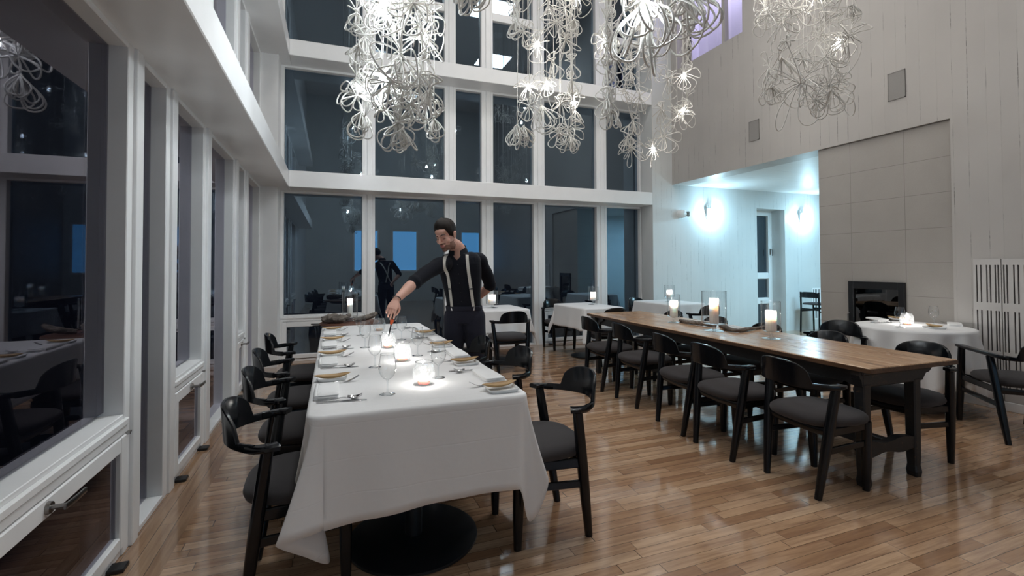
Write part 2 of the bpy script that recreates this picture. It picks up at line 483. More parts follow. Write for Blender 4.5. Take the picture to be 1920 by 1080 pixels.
# ---------------------------------------------------------------- mesh builder
class MB:
    def __init__(self):
        self.v, self.f, self.mi = [], [], []

    def add(self, vs, fs, mi=0):
        o = len(self.v)
        self.v += [Vector(p) for p in vs]
        self.f += [tuple(i + o for i in f) for f in fs]
        self.mi += [mi] * len(fs)
        return self

    def box(self, lo, hi, mi=0, m=None):
        x0, y0, z0 = lo
        x1, y1, z1 = hi
        vs = [Vector(p) for p in ((x0, y0, z0), (x1, y0, z0), (x1, y1, z0), (x0, y1, z0), (x0, y0, z1), (x1, y0, z1), (x1, y1, z1), (x0, y1, z1))]
        if m:
            vs = [m @ p for p in vs]
        return self.add(vs, [(0, 3, 2, 1), (4, 5, 6, 7), (0, 1, 5, 4), (1, 2, 6, 5), (2, 3, 7, 6), (3, 0, 4, 7)], mi)

    def cbox(self, lo, hi, c=0.004, mi=0, m=None):
        """box with chamfered edges"""
        x0, y0, z0 = lo
        x1, y1, z1 = hi
        c = min(c, (x1 - x0) * .45, (y1 - y0) * .45, (z1 - z0) * .45)
        rings = []
        for z, s in ((z0, c), (z0 + c, 0), (z1 - c, 0), (z1, c)):
            k = c
            pts = [(x0 + k, y0 + s), (x1 - k, y0 + s), (x1 - s, y0 + k), (x1 - s, y1 - k), (x1 - k, y1 - s), (x0 + k, y1 - s), (x0 + s, y1 - k), (x0 + s, y0 + k)]
            if s:
                pts = [(x0 + k, y0 + k), (x1 - k, y0 + k), (x1 - k, y0 + k), (x1 - k, y1 - k), (x1 - k, y1 - k), (x0 + k, y1 - k), (x0 + k, y1 - k), (x0 + k, y0 + k)]
            rings.append([Vector((p[0], p[1], z)) for p in pts])
        if m:
            rings = [[m @ p for p in r] for r in rings]
        return self.loft(rings, mi=mi)

    def loft(self, rings, closed=True, cap=True, mi=0, close_rings=False):
        n = len(rings[0])
        vs = [p for r in rings for p in r]
        fs = []
        k = len(rings)
        for i in range(k if close_rings else k - 1):
            a, b = i * n, ((i + 1) % k) * n
            for j in range(n if closed else n - 1):
                j2 = (j + 1) % n
                fs.append((a + j, a + j2, b + j2, b + j))
        if cap and closed and not close_rings:
            fs.append(tuple(reversed(range(n))))
            fs.append(tuple(range((k - 1) * n, k * n)))
        return self.add(vs, fs, mi)

    def lathe(self, prof, c=(0, 0, 0), n=24, mi=0, m=None, closed_profile=False, cap=True):
        c = Vector(c)
        rings = []
        for r, z in prof:
            rings.append([c + Vector((r * math.cos(2 * PI * k / n), r * math.sin(2 * PI * k / n), z)) for k in range(n)])
        if m:
            rings = [[m @ p for p in r] for r in rings]
        return self.loft(rings, cap=cap and not closed_profile, mi=mi, close_rings=closed_profile)

    def tube(self, pts, rad, n=8, closed=False, mi=0, flat=1.0, up=None, power=2.0):
        pts = [Vector(p) for p in pts]
        k = len(pts)
        if not hasattr(rad, '__len__'):
            rad = [rad] * k
        tang = []
        for i in range(k):
            if closed:
                t = pts[(i + 1) % k] - pts[i - 1]
            else:
                t = pts[min(i + 1, k - 1)] - pts[max(i - 1, 0)]
            if t.length < 1e-9:
                t = Vector((0, 0, 1))
            tang.append(t.normalized())
        a = Vector(up) if up else (Vector((0, 0, 1)) if abs(tang[0].z) < 0.9 else Vector((1, 0, 0)))
        nrm = (a - tang[0] * a.dot(tang[0])).normalized()
        rings = []
        for i in range(k):
            nrm = (nrm - tang[i] * nrm.dot(tang[i]))
            if nrm.length < 1e-6:
                nrm = tang[i].orthogonal()
            nrm.normalize()
            b = tang[i].cross(nrm)
            ring = []
            for j in range(n):
                th = 2 * PI * (j + 0.5) / n
                cx, sx = math.cos(th), math.sin(th)
                if power != 2.0:
                    cx = math.copysign(abs(cx) ** (2 / power), cx)
                    sx = math.copysign(abs(sx) ** (2 / power), sx)
                ring.append(pts[i] + nrm * (rad[i] * flat * cx) + b * (rad[i] * sx))
            rings.append(ring)
        return self.loft(rings, cap=not closed, mi=mi, close_rings=closed)

    def ball(self, c, r, n=16, k=10, mi=0, m=None):
        c = Vector(c)
        r = Vector(r) if hasattr(r, '__len__') else Vector((r, r, r))
        rings = []
        for i in range(k + 1):
            ph = PI * min(max(i / k, 0.002), 0.998)
            rings.append([Vector((r.x * math.sin(ph) * math.cos(2 * PI * j / n), r.y * math.sin(ph) * math.sin(2 * PI * j / n), -r.z * math.cos(ph))) for j in range(n)])
        if m:
            rings = [[m @ p for p in q] for q in rings]
        rings = [[c + p for p in q] for q in rings]
        return self.loft(rings, mi=mi)

    def strip(self, pts, w, th, side=None, mi=0):
        """flat bar along pts, widths w, thickness th; side = width direction (vector or list)"""
        pts = [Vector(p) for p in pts]
        k = len(pts)
        w = w if hasattr(w, '__len__') else [w] * k
        th = th if hasattr(th, '__len__') else [th] * k
        rings = []
        for i in range(k):
            t = (pts[min(i + 1, k - 1)] - pts[max(i - 1, 0)]).normalized()
            s = Vector(side[i] if isinstance(side, list) else (side or (0, 0, 1).__class__((1, 0, 0))))
            s = (s - t * s.dot(t)).normalized()
            nn = t.cross(s)
            a, b = s * w[i] / 2, nn * th[i] / 2
            rings.append([pts[i] - a - b * .6, pts[i] - a * .8 - b, pts[i] + a * .8 - b, pts[i] + a - b * .6, pts[i] + a + b * .6, pts[i] + a * .8 + b, pts[i] - a * .8 + b, pts[i] - a + b * .6])
        return self.loft(rings, mi=mi)

    def build(self, name, mats, parent=None, smooth=38, loc=None):
        me = bpy.data.meshes.new(name)
        me.from_pydata([tuple(p) for p in self.v], [], self.f)
        mats = mats if isinstance(mats, (list, tuple)) else [mats]
        for m in mats:
            me.materials.append(MAT[m] if isinstance(m, str) else m)
        if len(mats) > 1:
            me.polygons.foreach_set('material_index', self.mi)
        me.validate()
        import bmesh
        bm = bmesh.new()
        bm.from_mesh(me)
        bmesh.ops.remove_doubles(bm, verts=bm.verts, dist=1e-6)
        bmesh.ops.recalc_face_normals(bm, faces=bm.faces)
        bm.to_mesh(me)
        bm.free()
        if smooth:
            me.polygons.foreach_set('use_smooth', [True] * len(me.polygons))
            me.set_sharp_from_angle(angle=R(smooth))
        o = bpy.data.objects.new(name, me)
        if loc:
            o.location = loc
        COL.objects.link(o)
        if parent:
            o.parent = parent
        return o


def tag(o, label=None, cat=None, group=None, kind=None):
    if label:
        o['label'] = label
    if cat:
        o['category'] = cat
    if group:
        o['group'] = group
    if kind:
        o['kind'] = kind
    return o


def thing(name, label, cat, loc=(0, 0, 0), rotz=0.0, group=None):
    o = bpy.data.objects.new(name, None)
    o.empty_display_size = 0.05
    COL.objects.link(o)
    o.location = loc
    o.rotation_euler = (0, 0, rotz)
    return tag(o, label, cat, group)


def copy_tree(o, parent=None):
    c = o.copy()
    COL.objects.link(c)
    if parent:
        c.parent = parent
    for ch in list(o.children):
        copy_tree(ch, c)
    return c


def place(o, loc, rotz, label, group=None):
    o.location = loc
    o.rotation_euler = (0, 0, rotz)
    o['label'] = label
    if group:
        o['group'] = group
    return o


def struct(name, mb, mat, parent=None, smooth=0):
    o = mb.build(name, mat, parent, smooth)
    if not parent:
        o['kind'] = 'structure'
    return o


def catmull(pts, n):
    pts = [Vector(p) for p in pts]
    out = []
    k = len(pts)
    for i in range(k - 1):
        p0, p1, p2, p3 = pts[max(i - 1, 0)], pts[i], pts[i + 1], pts[min(i + 2, k - 1)]
        for j in range(n):
            t = j / n
            out.append(0.5 * ((2 * p1) + (p2 - p0) * t + (2 * p0 - 5 * p1 + 4 * p2 - p3) * t * t + (3 * p1 - p0 - 3 * p2 + p3) * t ** 3))
    out.append(pts[-1])
    return out


# ================================================================ ROOM SHELL
GX, GY = -0.995, 7.48           # glass planes of the left and back window walls
ZB = [(2.43, 2.655), (4.23, 4.455)]   # heights of the two horizontal beams
struct('floor', MB().box((-1.3, REARY - .15, -0.12), (12.0, 7.9, 0.0)), 'floor')
struct('ceiling', MB().box((-1.3, REARY - .15, ZCEIL), (WALLX + .75, 7.9, ZCEIL + .12)), 'ceiling')
# right wall: header over alcove and chimney, clerestory opening, flank near the camera
CL0, CL1, CZ0, CZ1 = 5.41, 6.86, 4.885, 6.7
T = 0.34
rw = MB()
rw.box((WALLX, 2.865, 2.815), (WALLX + T, CL0, ZCEIL))
rw.box((WALLX, CL0, 2.815), (WALLX + T, BACKY + .4, CZ0))
rw.box((WALLX, CL0, CZ1), (WALLX + T, BACKY + .4, ZCEIL))
rw.box((WALLX, CL1, CZ0), (WALLX + T, BACKY + .4, CZ1))
rw.box((WALLX, REARY, 0), (WALLX + T, 2.865, ZCEIL))
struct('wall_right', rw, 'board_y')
# back wall right of the windows, and on through the alcove, with its tall window opening
AW0, AW1, AWZ = 7.843, 8.60, 2.465
bw = MB()
bw.box((5.365, BACKY, 0), (AW0, BACKY + .33, 2.9))
bw.box((AW1, BACKY, 0), (11.8, BACKY + .33, 2.9))
bw.box((AW0, BACKY, AWZ), (AW1, BACKY + .33, 2.9))
bw.box((5.365, BACKY, 2.9), (WALLX, BACKY + .33, ZCEIL))
struct('wall_back', bw, 'board_x')
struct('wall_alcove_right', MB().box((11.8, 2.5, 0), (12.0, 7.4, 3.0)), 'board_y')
struct('wall_alcove_front', MB().box((6.4, 2.70, 0), (11.8, 2.86, 3.0)), 'board_x')
struct('ceiling_alcove', MB().box((WALLX + T, 2.7, 2.815), (11.8, BACKY + .3, 2.95)), 'board_ceiling')
# light well behind the clerestory
lw = MB()
lw.box((6.7, 5.0, 4.5), (6.8, 7.3, ZCEIL))
struct('wall_lightwell', lw, 'board_well')
lw = MB()
lw.box((WALLX + T, 5.0, 4.72), (6.7, 7.3, 4.80))
lw.box((WALLX + T, 4.9, 4.5), (6.7, 5.0, ZCEIL))
lw.box((WALLX + T, 7.3, 4.5), (6.7, 7.4, ZCEIL))
struct('wall_lightwell_side', lw, 'board_well')
# rear wall with three windows showing the dusk (seen only as reflections)
rear = MB()
RW = [(0.70, 1.62), (2.10, 3.08), (4.80, 5.62)]
xs = [-1.3] + [v for w in RW for v in w] + [WALLX + T]
rear.box((-1.3, REARY - .14, 0), (WALLX + T, REARY, 1.14))
rear.box((-1.3, REARY - .14, 2.73), (WALLX + T, REARY, ZCEIL))
for i in range(0, len(xs), 2):
    rear.box((xs[i], REARY - .14, 1.14), (xs[i + 1], REARY, 2.73))
struct('wall_rear', rear, 'board_x')
for i, (a, b) in enumerate(RW):
    w = thing('window_%d' % (20 + i), None, None, ((a + b) / 2, REARY - .07, 1.14))
    w['kind'] = 'structure'
    h = (b - a) / 2
    MB().box((-h, -.02, 0), (h, 0, 1.59)).build('blind', 'blue_window', w, 0)
    fr = MB()
    for lo, hi in (((-h, -.0, 0), (-h + .05, .05, 1.59)), ((h - .05, 0, 0), (h, .05, 1.59)), ((-h + .05, 0, 0), (h - .05, .05, .05)), ((-h + .05, 0, 1.54), (h - .05, .05, 1.59))):
        fr.box(lo, hi)
    fr.build('window_frame', 'white_trim', w, 0)


def lmap(u, d, z):            # left wall: u runs along Y, d into the room
    return Vector((GX + d, u, z))


def bmap(u, d, z):            # back wall: u runs along X
    return Vector((u, GY - d, z))


def mbox(mb, mp, u0, u1, d0, d1, z0, z1, c=0.0):
    a, b = mp(u0, d0, z0), mp(u1, d1, z1)
    lo = [min(a[i], b[i]) for i in range(3)]
    hi = [max(a[i], b[i]) for i in range(3)]
    return mb.cbox(lo, hi, c) if c else mb.box(lo, hi)


wn = [0]


def handle(mp, u, z, parent, d0):
    """L-shaped lever on a round rose"""
    mb = MB()
    c = mp(u, d0, z)
    nrm = (mp(u, d0 + 1, z) - c)
    al = (mp(u + 1, d0, z) - c)
    mb.tube([c, c + nrm * .012], [.022, .020], 16)
    mb.tube([c + nrm * .01, c + nrm * .055], .0085, 10)
    mb.strip([c + nrm * .052 - al * .012, c + nrm * .058 + al * .05, c + nrm * .058 + al * .12], [.02, .022, .02], .008, side=(0, 0, 1))
    return mb.build('handle', 'gray_metal', parent)


def window(mp, u0, u1, z0, z1, kind, fw=0.05, hand=True):
    """kind: 'fixed', 'tall' (glass to the floor), 'awning' (opening sash below), 'transom'"""
    wn[0] += 1
    w = thing('window_%d' % wn[0], None, None)
    w['kind'] = 'structure'
    fr = MB()
    mid = []
    zb = z0
    if kind == 'awning':
        zb = 0.655
    if kind == 'transom':
        mid = [(5.445, 5.575)]
    # stepped frame: outer band flush near the posts, thin inner bead at the glass
    for a, b in ((u0, u0 + fw), (u1 - fw, u1)):
        mbox(fr, mp, a, b, -.03, .078, z0, z1, .004)
    mbox(fr, mp, u0 + fw, u1 - fw, -.03, .078, z1 - .03, z1, .004)
    if kind != 'awning':
        mbox(fr, mp, u0 + fw, u1 - fw, -.03, .077, z0, z0 + .03, .003)
    for a, b in mid:
        mbox(fr, mp, u0 + fw, u1 - fw, -.03, .06, a, b, .004)
    if kind == 'awning':
        mbox(fr, mp, u0 + fw, u1 - fw, -.03, .076, .636, .658, .003)
        mbox(fr, mp, u0 + fw * .3, u1 - fw * .3, -.03, .090, .606, .636, .004)
        mbox(fr, mp, u0 + fw * .3, u1 - fw * .3, -.03, .082, .568, .604, .003)
        mbox(fr, mp, u0 + fw, u1 - fw, -.03, .070, 0.0, .035, .003)
    fr.build('window_frame', 'white_trim', w, 0)
    gl = MB()
    mbox(gl, mp, u0 + fw * .8, u1 - fw * .8, -.006, 0.0, zb + .02, z1 - .025)
    # a single face towards the room is enough for the pane's mirror image
    gl.build('glass', 'side_glass' if mp is lmap else 'window_glass', w, 0)
    if kind == 'awning':
        a, b = u0 + fw * .55, u1 - fw * .55
        s = MB()
        sw = .065
        mbox(s, mp, a, a + sw, .0, .085, .045, .562, .005)
        mbox(s, mp, b - sw, b, .0, .085, .045, .562, .005)
        mbox(s, mp, a + sw, b - sw, .0, .085, .045, .105, .005)
        mbox(s, mp, a + sw, b - sw, .0, .085, .492, .562, .005)
        so = s.build('sash', 'white_trim', w, 0)
        g2 = MB()
        mbox(g2, mp, a + sw - .005, b - sw + .005, .058, .064, .10, .497)
        g2.build('glass', 'side_glass' if mp is lmap else 'window_glass', w, 0)
        if hand:
            handle(mp, (u0 + u1) / 2, .528, w, .085)
            st = MB()
            for uu in (u0 + (u1 - u0) * .12, u1 - (u1 - u0) * .12):
                mbox(st, mp, uu - .035, uu + .035, .07, .135, .0, .018, .003)
            st.build('floor_hinge', 'black_metal', w, 0)
            la = MB()
            mbox(la, mp, u1 - fw * .5, u1 - fw * .5 + .030, .078, .092, .560, .567)
            mbox(la, mp, u1 - fw * .5 - .004, u1 - fw * .5 + .006, .078, .096, .556, .571)
            la.build('latch', 'gray_metal', w, 0)
    return w


def jamb(mp, u0, u1, z0, z1, n):
    """post between two windows, with a raised centre strip"""
    mb = MB()
    mbox(mb, mp, u0, u1, -.10, .074, z0, z1)
    k = (u1 - u0) * .28
    mbox(mb, mp, u0 + k, u1 - k * .35, .07, .090, z0, z1, .003)
    o = mb.build('trim_%d' % n, 'white_paint', None, 0)
    o['kind'] = 'structure'
    return o


tn = 0
LZ = [(0.0, 2.43), (2.655, 4.23), (4.455, 6.9)]
# glass edges along the left wall (u = Y); windows alternate awning / tall
LCOL = [(1.44, 2.745, 'awning'), (2.955, 3.305, 'tall'), (3.527, 4.155, 'awning'), (4.42, 5.305, 'tall'), (5.59, 5.905, 'awning'), (6.20, 7.03, 'tall')]
BCOL = [(-.655, .405, 'awning'), (.592, 1.66, 'tall'), (1.845, 2.275, 'awning'), (2.475, 3.20, 'tall'), (3.41, 4.435, 'awning'), (4.645, 5.365, 'tall')]
FW = 0.045
for tier, (z0, z1) in enumerate(LZ):
    prev = None
    for (a, b, k) in LCOL:
        kk = k if tier == 0 else 'fixed'
        window(lmap, a - FW, b + FW, z0, z1, kk, FW)
        if prev is not None:
            tn += 1
            jamb(lmap, prev + FW, a - FW, z0, z1, tn)
        prev = b
    prev = None
    for (a, b, k) in BCOL:
        kk = k if tier == 0 else ('transom' if tier == 2 and k == 'tall' else 'fixed')
        window(bmap, a - FW, b + FW, z0, z1, kk, FW, hand=(k == 'awning' and a < 0) or a > 3)
        if prev is not None:
            tn += 1
            jamb(bmap, prev + FW, a - FW, z0, z1, tn)
        prev = b
# solid ends of the two window walls
lwall = MB()
lwall.box((-1.14, REARY, 0), (-.915, 1.44 - FW, ZCEIL))
lwall.box((-1.14, 1.3, 6.9), (-.92, 7.7, ZCEIL))
struct('wall_left', lwall, 'white_paint')
crn = MB()
crn.box((-1.14, 7.03 + FW, 0), (-.655 - FW, 7.62, ZCEIL))
struct('trim_40', crn, 'white_paint')
crn = MB()
crn.box((-.8, 7.40, 6.9), (5.6, 7.62, ZCEIL))
crn.box((5.365 + FW, 7.36, 0), (5.60, 7.62, 6.9))
struct('wall_back_head', crn, 'white_paint')
# the two horizontal beams, running round the corner
for i, (z0, z1) in enumerate(ZB):
    b = MB().cbox((-1.12, 0.2, z0), (-.565, 7.60, z1), .006)
    struct('trim_%d' % (50 + i), b, 'white_paint')
    b = MB().cbox((-.564, BACKY, z0), (5.366, 7.60, z1), .006)
    struct('trim_%d' % (60 + i), b, 'white_paint')
# baseboard under the slotted doors
struct('baseboard_right', MB().cbox((WALLX - .022, REARY, 0), (WALLX + .01, 2.80, .085), .004), 'white_trim')

# clerestory: glass and a dark mullion
w = thing('window_30', None, None, (WALLX + .2, 6.135, CZ0))
w['kind'] = 'structure'
m = MB()
m.box((-.05, -.235, 0), (.03, -.17, CZ1 - CZ0))
m.box((-.05, .66, 0), (.03, .725, CZ1 - CZ0))
m.build('window_frame', 'board_y', w, 0)
m = MB()
m.box((-.03, -.17, 0), (.05, -.150, CZ1 - CZ0))
m.box((-.03, .645, 0), (.05, .662, CZ1 - CZ0))
m.build('gasket', 'dark_gap', w, 0)
MB().box((.02, -.72, 0), (.026, .72, CZ1 - CZ0)).build('glass', 'glass', w, 0)

# alcove window in its deep reveal
w = thing('window_31', None, None, ((AW0 + AW1) / 2, BACKY + .31, 0))
w['kind'] = 'structure'
hw = (AW1 - AW0) / 2
fr = MB()
fr.box((-hw, 0, 0), (hw, .1, .10))
fr.box((-hw, 0, AWZ - .10), (hw, .1, AWZ))
for lo, hi in ((-hw, -hw + .34), (hw - .10, hw)):
    fr.box((lo, 0, .10), (hi, .1, AWZ - .10))
for z in (.60, 1.12):
    fr.cbox((-hw + .34, 0, z - .065), (hw - .10, .1, z + .065), .01)
fr.build('window_frame', 'white_trim', w, 0)
MB().box((-hw + .34, .05, .1), (hw - .1, .056, AWZ - .1)).build('glass', 'window_glass', w, 0)
hm = MB()
hm.cbox((hw - .072, -.012, 1.56), (hw - .036, 0, 1.68), .004)
hm.tube([(hw - .054, -.012, 1.66), (hw - .054, -.05, 1.66), (hw - .054, -.055, 1.53)], .009, 8)
hm.build('handle', 'gray_metal', w)

# ---------------------------------------------------------------- chimney block and stove
cb = MB()
FY0, FY1, FZ0, FZ1 = 3.305, 3.905, .52, 1.148      # stove opening
cx0, cx1 = WALLX + .035, WALLX + .62
cb.box((cx0, 2.866, 0), (cx1, 4.27, FZ0))
cb.box((cx0, 2.866, FZ1), (cx1, 4.27, 2.812))
cb.box((cx0, 2.866, FZ0), (cx1, FY0, FZ1))
cb.box((cx0, FY1, FZ0), (cx1, 4.27, FZ1))
cb.box((cx0 + .42, FY0, FZ0), (cx1, FY1, FZ1))
struct('wall_chimney', cb, 'panel')
stv = thing('fireplace_insert', 'black framed glass fronted fireplace insert set in the beige stone panels', 'fireplace', (cx0, (FY0 + FY1) / 2, FZ0))
W2, HH = (FY1 - FY0) / 2, FZ1 - FZ0
fr = MB()
for lo, hi in (((-.035, -W2, 0), (.05, -W2 + .062, HH)), ((-.035, W2 - .062, 0), (.05, W2, HH)), ((-.035, -W2 + .062, HH - .085), (.05, W2 - .062, HH)), ((-.035, -W2 + .062, 0), (.05, W2 - .062, .09))):
    fr.cbox(lo, hi, .004)
fr.build('frame', 'black_metal', stv, 0)
MB().box((-.012, -W2 + .06, .088), (-.006, W2 - .06, HH - .083)).build('glass', 'stove_glass', stv, 0)
fb = MB()
fb.box((.38, -W2, 0), (.40, W2, HH))
fb.box((.0, -W2 + .001, 0), (.40, -W2 + .012, HH))
fb.box((.0, W2 - .012, 0), (.40, W2 - .001, HH))
fb.box((.0, -W2, .0), (.40, W2, .06))
fb.build('firebox', 'dark_gap', stv, 0)
hd = MB().tube([(-.035, W2 - .012, .12), (-.062, W2 - .012, .13), (-.062, W2 - .012, .24), (-.035, W2 - .012, .25)], .006, 8)
hd.build('handle', 'steel', stv)
random.seed(3)
for k, (y, z, x, r, a, lb) in enumerate([(-.09, .13, .14, .062, .3, 'thick split log at the front of the fireplace insert'), (.1, .12, .2, .055, -.2, 'log lying left of centre inside the fireplace insert'), (.0, .235, .2, .05, .1, 'log laid across the top of the pile in the fireplace insert')]):
    lg = MB().tube([(-.19, 0, 0), (-.06, .004, .003), (.08, -.003, 0), (.19, .002, .004)], [r, r * 1.05, r, r * .92], 10)
    o = lg.build('firewood_log', 'log_wood', None, 30)
    o.location = (cx0 + x, (FY0 + FY1) / 2 + y, FZ0 + z)
    o.rotation_euler = (0, 0, PI / 2 + a)
    tag(o, lb, 'log', 'logs in the fireplace')

# ---------------------------------------------------------------- slotted doors on the right wall
SLY = [2.673, 2.641, 2.598, 2.573, 2.536, 2.5155, 2.476, 2.454, 2.407, 2.378, 2.335, 2.31, 2.262, 2.238, 2.19, 2.165, 2.118, 2.09]
SLZ = [(.18, .50), (.535, .91), (.985, 1.338)]


def slotted(y0, y1, name, label):
    t = thing(name, label, 'cabinet door', (WALLX, (y0 + y1) / 2, .087))
    yc, zc = (y0 + y1) / 2, .087
    p = MB()
    ys = sorted(s for s in SLY if y0 < s < y1)
    hw = .0055
    ed = [y0 + .002]
    for s in ys:
        ed += [s - hw, s + hw]
    ed.append(y1 - .002)
    zed = [.087] + [v for a in SLZ for v in a] + [1.395]
    for i in range(len(ed) - 1):
        if i % 2 == 0:
            p.box((-.020, ed[i] - yc, 0), (-.006, ed[i + 1] - yc, 1.395 - zc))
        else:
            for j in range(0, len(zed) - 1, 2):
                p.box((-.020, ed[i] - yc, zed[j] - zc), (-.006, ed[i + 1] - yc, zed[j + 1] - zc))
    p.build('panel', 'plain_wall', t, 0)
    MB().box((-.006, y0 - yc + .001, .002), (-.001, y1 - yc - .001, 1.393 - zc)).build('backing', 'dark_gap', t, 0)


slotted(2.495, 2.70, 'slotted_cabinet_door', 'narrow white slotted cabinet door right beside the round table')
slotted(2.05, 2.492, 'slotted_cabinet_door', 'white slotted cabinet door at the right edge, behind the angled armchair')


# ---------------------------------------------------------------- vents, sconces, emergency light
def vent(yc, zc, w, h, label):
    t = thing('wall_vent', label, 'vent', (WALLX, yc, zc))
    MB().cbox((-.008, -w / 2, -h / 2), (0, w / 2, h / 2), .002).build('mesh_panel', 'vent', t, 0)
    f = MB()
    for lo, hi in (((-.011, -w / 2, -h / 2), (0, -w / 2 + .008, h / 2)), ((-.011, w / 2 - .008, -h / 2), (0, w / 2, h / 2)), ((-.011, -w / 2, -h / 2), (0, w / 2, -h / 2 + .008)), ((-.011, -w / 2, h / 2 - .008), (0, w / 2, h / 2))):
        f.box(lo, hi)
    f.build('rim', 'vent', t, 0)


vent(5.22, 3.325, .178, .30, 'small gray square vent high on the wall above the alcove opening')
vent(3.335, 3.318, .172, .305, 'larger looking gray vent high on the wall above the fireplace')

COOL = (0.50, 0.82, 1.0)


def sconce(x, z, label, power):
    t = thing('wall_sconce', label, 'wall lamp', (x, BACKY, z))
    s = MB()
    rings = []
    for k in range(9):
        a = k / 8
        zz = -.13 + .20 * a
        r = .006 + .075 * a ** 1.6
        rings.append([Vector((r * math.cos(q) * 1.0 + .04 * a * a, -.012 - r * .85 * (math.sin(q)), zz)) for q in [PI * j / 10 for j in range(11)]])
    s.loft(rings, closed=False)
    s.build('shade', 'porcelain', t, 60)
    rg = MB().tube([(.02 + .035 * math.cos(q), -.02, .115 + .035 * math.sin(q)) for q in [2 * PI * j / 20 for j in range(20)]], .006, 8, closed=True)
    rg.build('ring', 'porcelain', t)
    MB().cbox((-.02, -.014, -.10), (.03, 0, .13), .004).build('bracket', 'porcelain', t, 0)
    MB().ball((.07, -.10, .045), (.035, .035, .026), 12, 8).build('bulb', 'sconce_bulb', t)
    point('sconce_light', (.075, -.15, -.01), power, COOL, .03, t)


sconce(6.582, 2.34, 'glowing white wall sconce in the alcove, left of the tall window', 26)
sconce(9.02, 2.335, 'glowing white wall sconce in the alcove, right of the tall window', 26)
t = thing('emergency_light', 'round white twin-headed emergency lamp high on the alcove wall', 'lamp', (5.965, BACKY, 2.285))
MB().tube([(0, 0, 0), (0, -.03, 0), (0, -.10, 0), (0, -.115, 0)], [.075, .078, .074, .05], 24).build('housing', 'porcelain', t)
for s in (-1, 1):
    hd = MB()
    hd.tube([(.05, -.085, s * .022), (.10, -.09, s * .022), (.125, -.092, s * .022)], [.014, .026, .028], 14)
    o = hd.build('lamp_head', 'gray_metal', t)

# housings for the added ceiling fill lamps, then for the alcove lamp
for i, (lx, ly) in enumerate([(1.0, .6), (4.5, 1.5), (1.0, 4.2), (3.6, 4.2), (2.4, -2.0)]):
    t = thing('ceiling_lamp', ['square ceiling lamp over the white table end nearest the camera', 'square ceiling lamp over the near right floor', 'square ceiling lamp over the far end of the white table', 'square ceiling lamp over the long wooden table', 'square ceiling lamp behind the camera'][i], 'lamp', (lx, ly, ZCEIL - .05), 0, 'ceiling lamps')
    MB().cbox((-.5, -.5, .0), (.5, .5, .05), .01).build('housing', 'white_trim', t, 0)
t = thing('ceiling_lamp', 'flat ceiling lamp of the alcove behind the chimney block', 'lamp', (8.6, 4.6, 2.77))
MB().cbox((-.85, -.45, .0), (.85, .45, .045), .01).build('housing', 'white_trim', t, 0)


# ================================================================ FURNITURE
def seat_cushion(w=.47, d=.455, y0=-.215, z0=.402, h=.078):
    """thick upholstered pad, rounded plan, domed top"""
    n, rings = 40, []
    prof = [(.60, 0.0), (.90, .004), (.975, .014), (1.0, .030), (.985, .046), (.92, .060), (.78, .070), (.55, .076), (.28, h)]
    for s, z in prof:
        ring = []
        for k in range(n):
            a = 2 * PI * k / n
            c, q = math.cos(a), math.sin(a)
            x = math.copysign(abs(c) ** .62, c) * w / 2
            y = math.copysign(abs(q) ** .68, q) * d / 2
            x *= 1 + .05 * (y / d * 2)            # a little wider in front
            ring.append(Vector((x * s, y * s + y0 + d / 2, z0 + z)))
        rings.append(ring)
    return MB().loft(rings)


def back_plate(y_rear=-.285, half=.235, A=1.05, w_top=.71, ztop=.788, zb=.628, curve=.25):
    """bent-wood back: a curved shell with a rounded upright centre that thins into the arm line"""
    n = 29
    inner, outer = [], []
    rings = []
    for k in range(n):
        s = -1 + 2 * k / (n - 1)
        a = s * A
        rad = half / math.sin(A)
        x, y = rad * math.sin(a), y_rear + rad * (1 - math.cos(a))
        nx, ny = math.sin(a), -math.cos(a)
        q = min(1, abs(s) / w_top)
        top = zb + .036 + (ztop - zb - .036) * (max(0, 1 - q ** 2.7)) ** (1 / 2.3)
        bot = zb + .012 * (1 - abs(s))
        th = .0085
        lean = .012
        ring = []
        for (o, z) in ((th, bot + .004), (th, top - .005), (th * .5, top), (-th * .5, top), (-th, top - .005), (-th, bot + .004), (-th * .5, bot), (th * .5, bot)):
            l = -lean * (z - zb) / .17
            ring.append(Vector((x + nx * o, y + ny * o + l, z)))
        rings.append(ring)
    return MB().loft(rings)


def arm(s, y_tip=.0, half=.235, A=1.05, y_rear=-.285, zb=.628, tipw=.060):
    """flat paddle-ended arm running forward from the end of the back"""
    rad = half / math.sin(A)
    a = A * .86
    p0 = Vector((s * rad * math.sin(a), y_rear + rad * (1 - math.cos(a)), zb + .019))
    a = A
    p1 = Vector((s * (rad * math.sin(a)), y_rear + rad * (1 - math.cos(a)), zb + .019))
    L = y_tip - p1.y
    pts = [p0, p1, p1 + Vector((s * .010, L * .35, .002)), p1 + Vector((s * .012, L * .7, .004)), p1 + Vector((s * .008, L * .93, .005)), p1 + Vector((s * .006, L, .005))]
    pts = catmull(pts, 4)
    k = len(pts)
    wd, th = [], []
    for i in range(k):
        t = i / (k - 1)
        wd.append(.020 + (tipw - .020) * min(1, t / .62) ** 1.3 if t < .93 else tipw * (1 - ((t - .93) / .07) ** 2 * .5))
        th.append(.031 - .009 * min(1, t / .6))
    return MB().strip(pts, wd, th, side=(1, 0, 0))


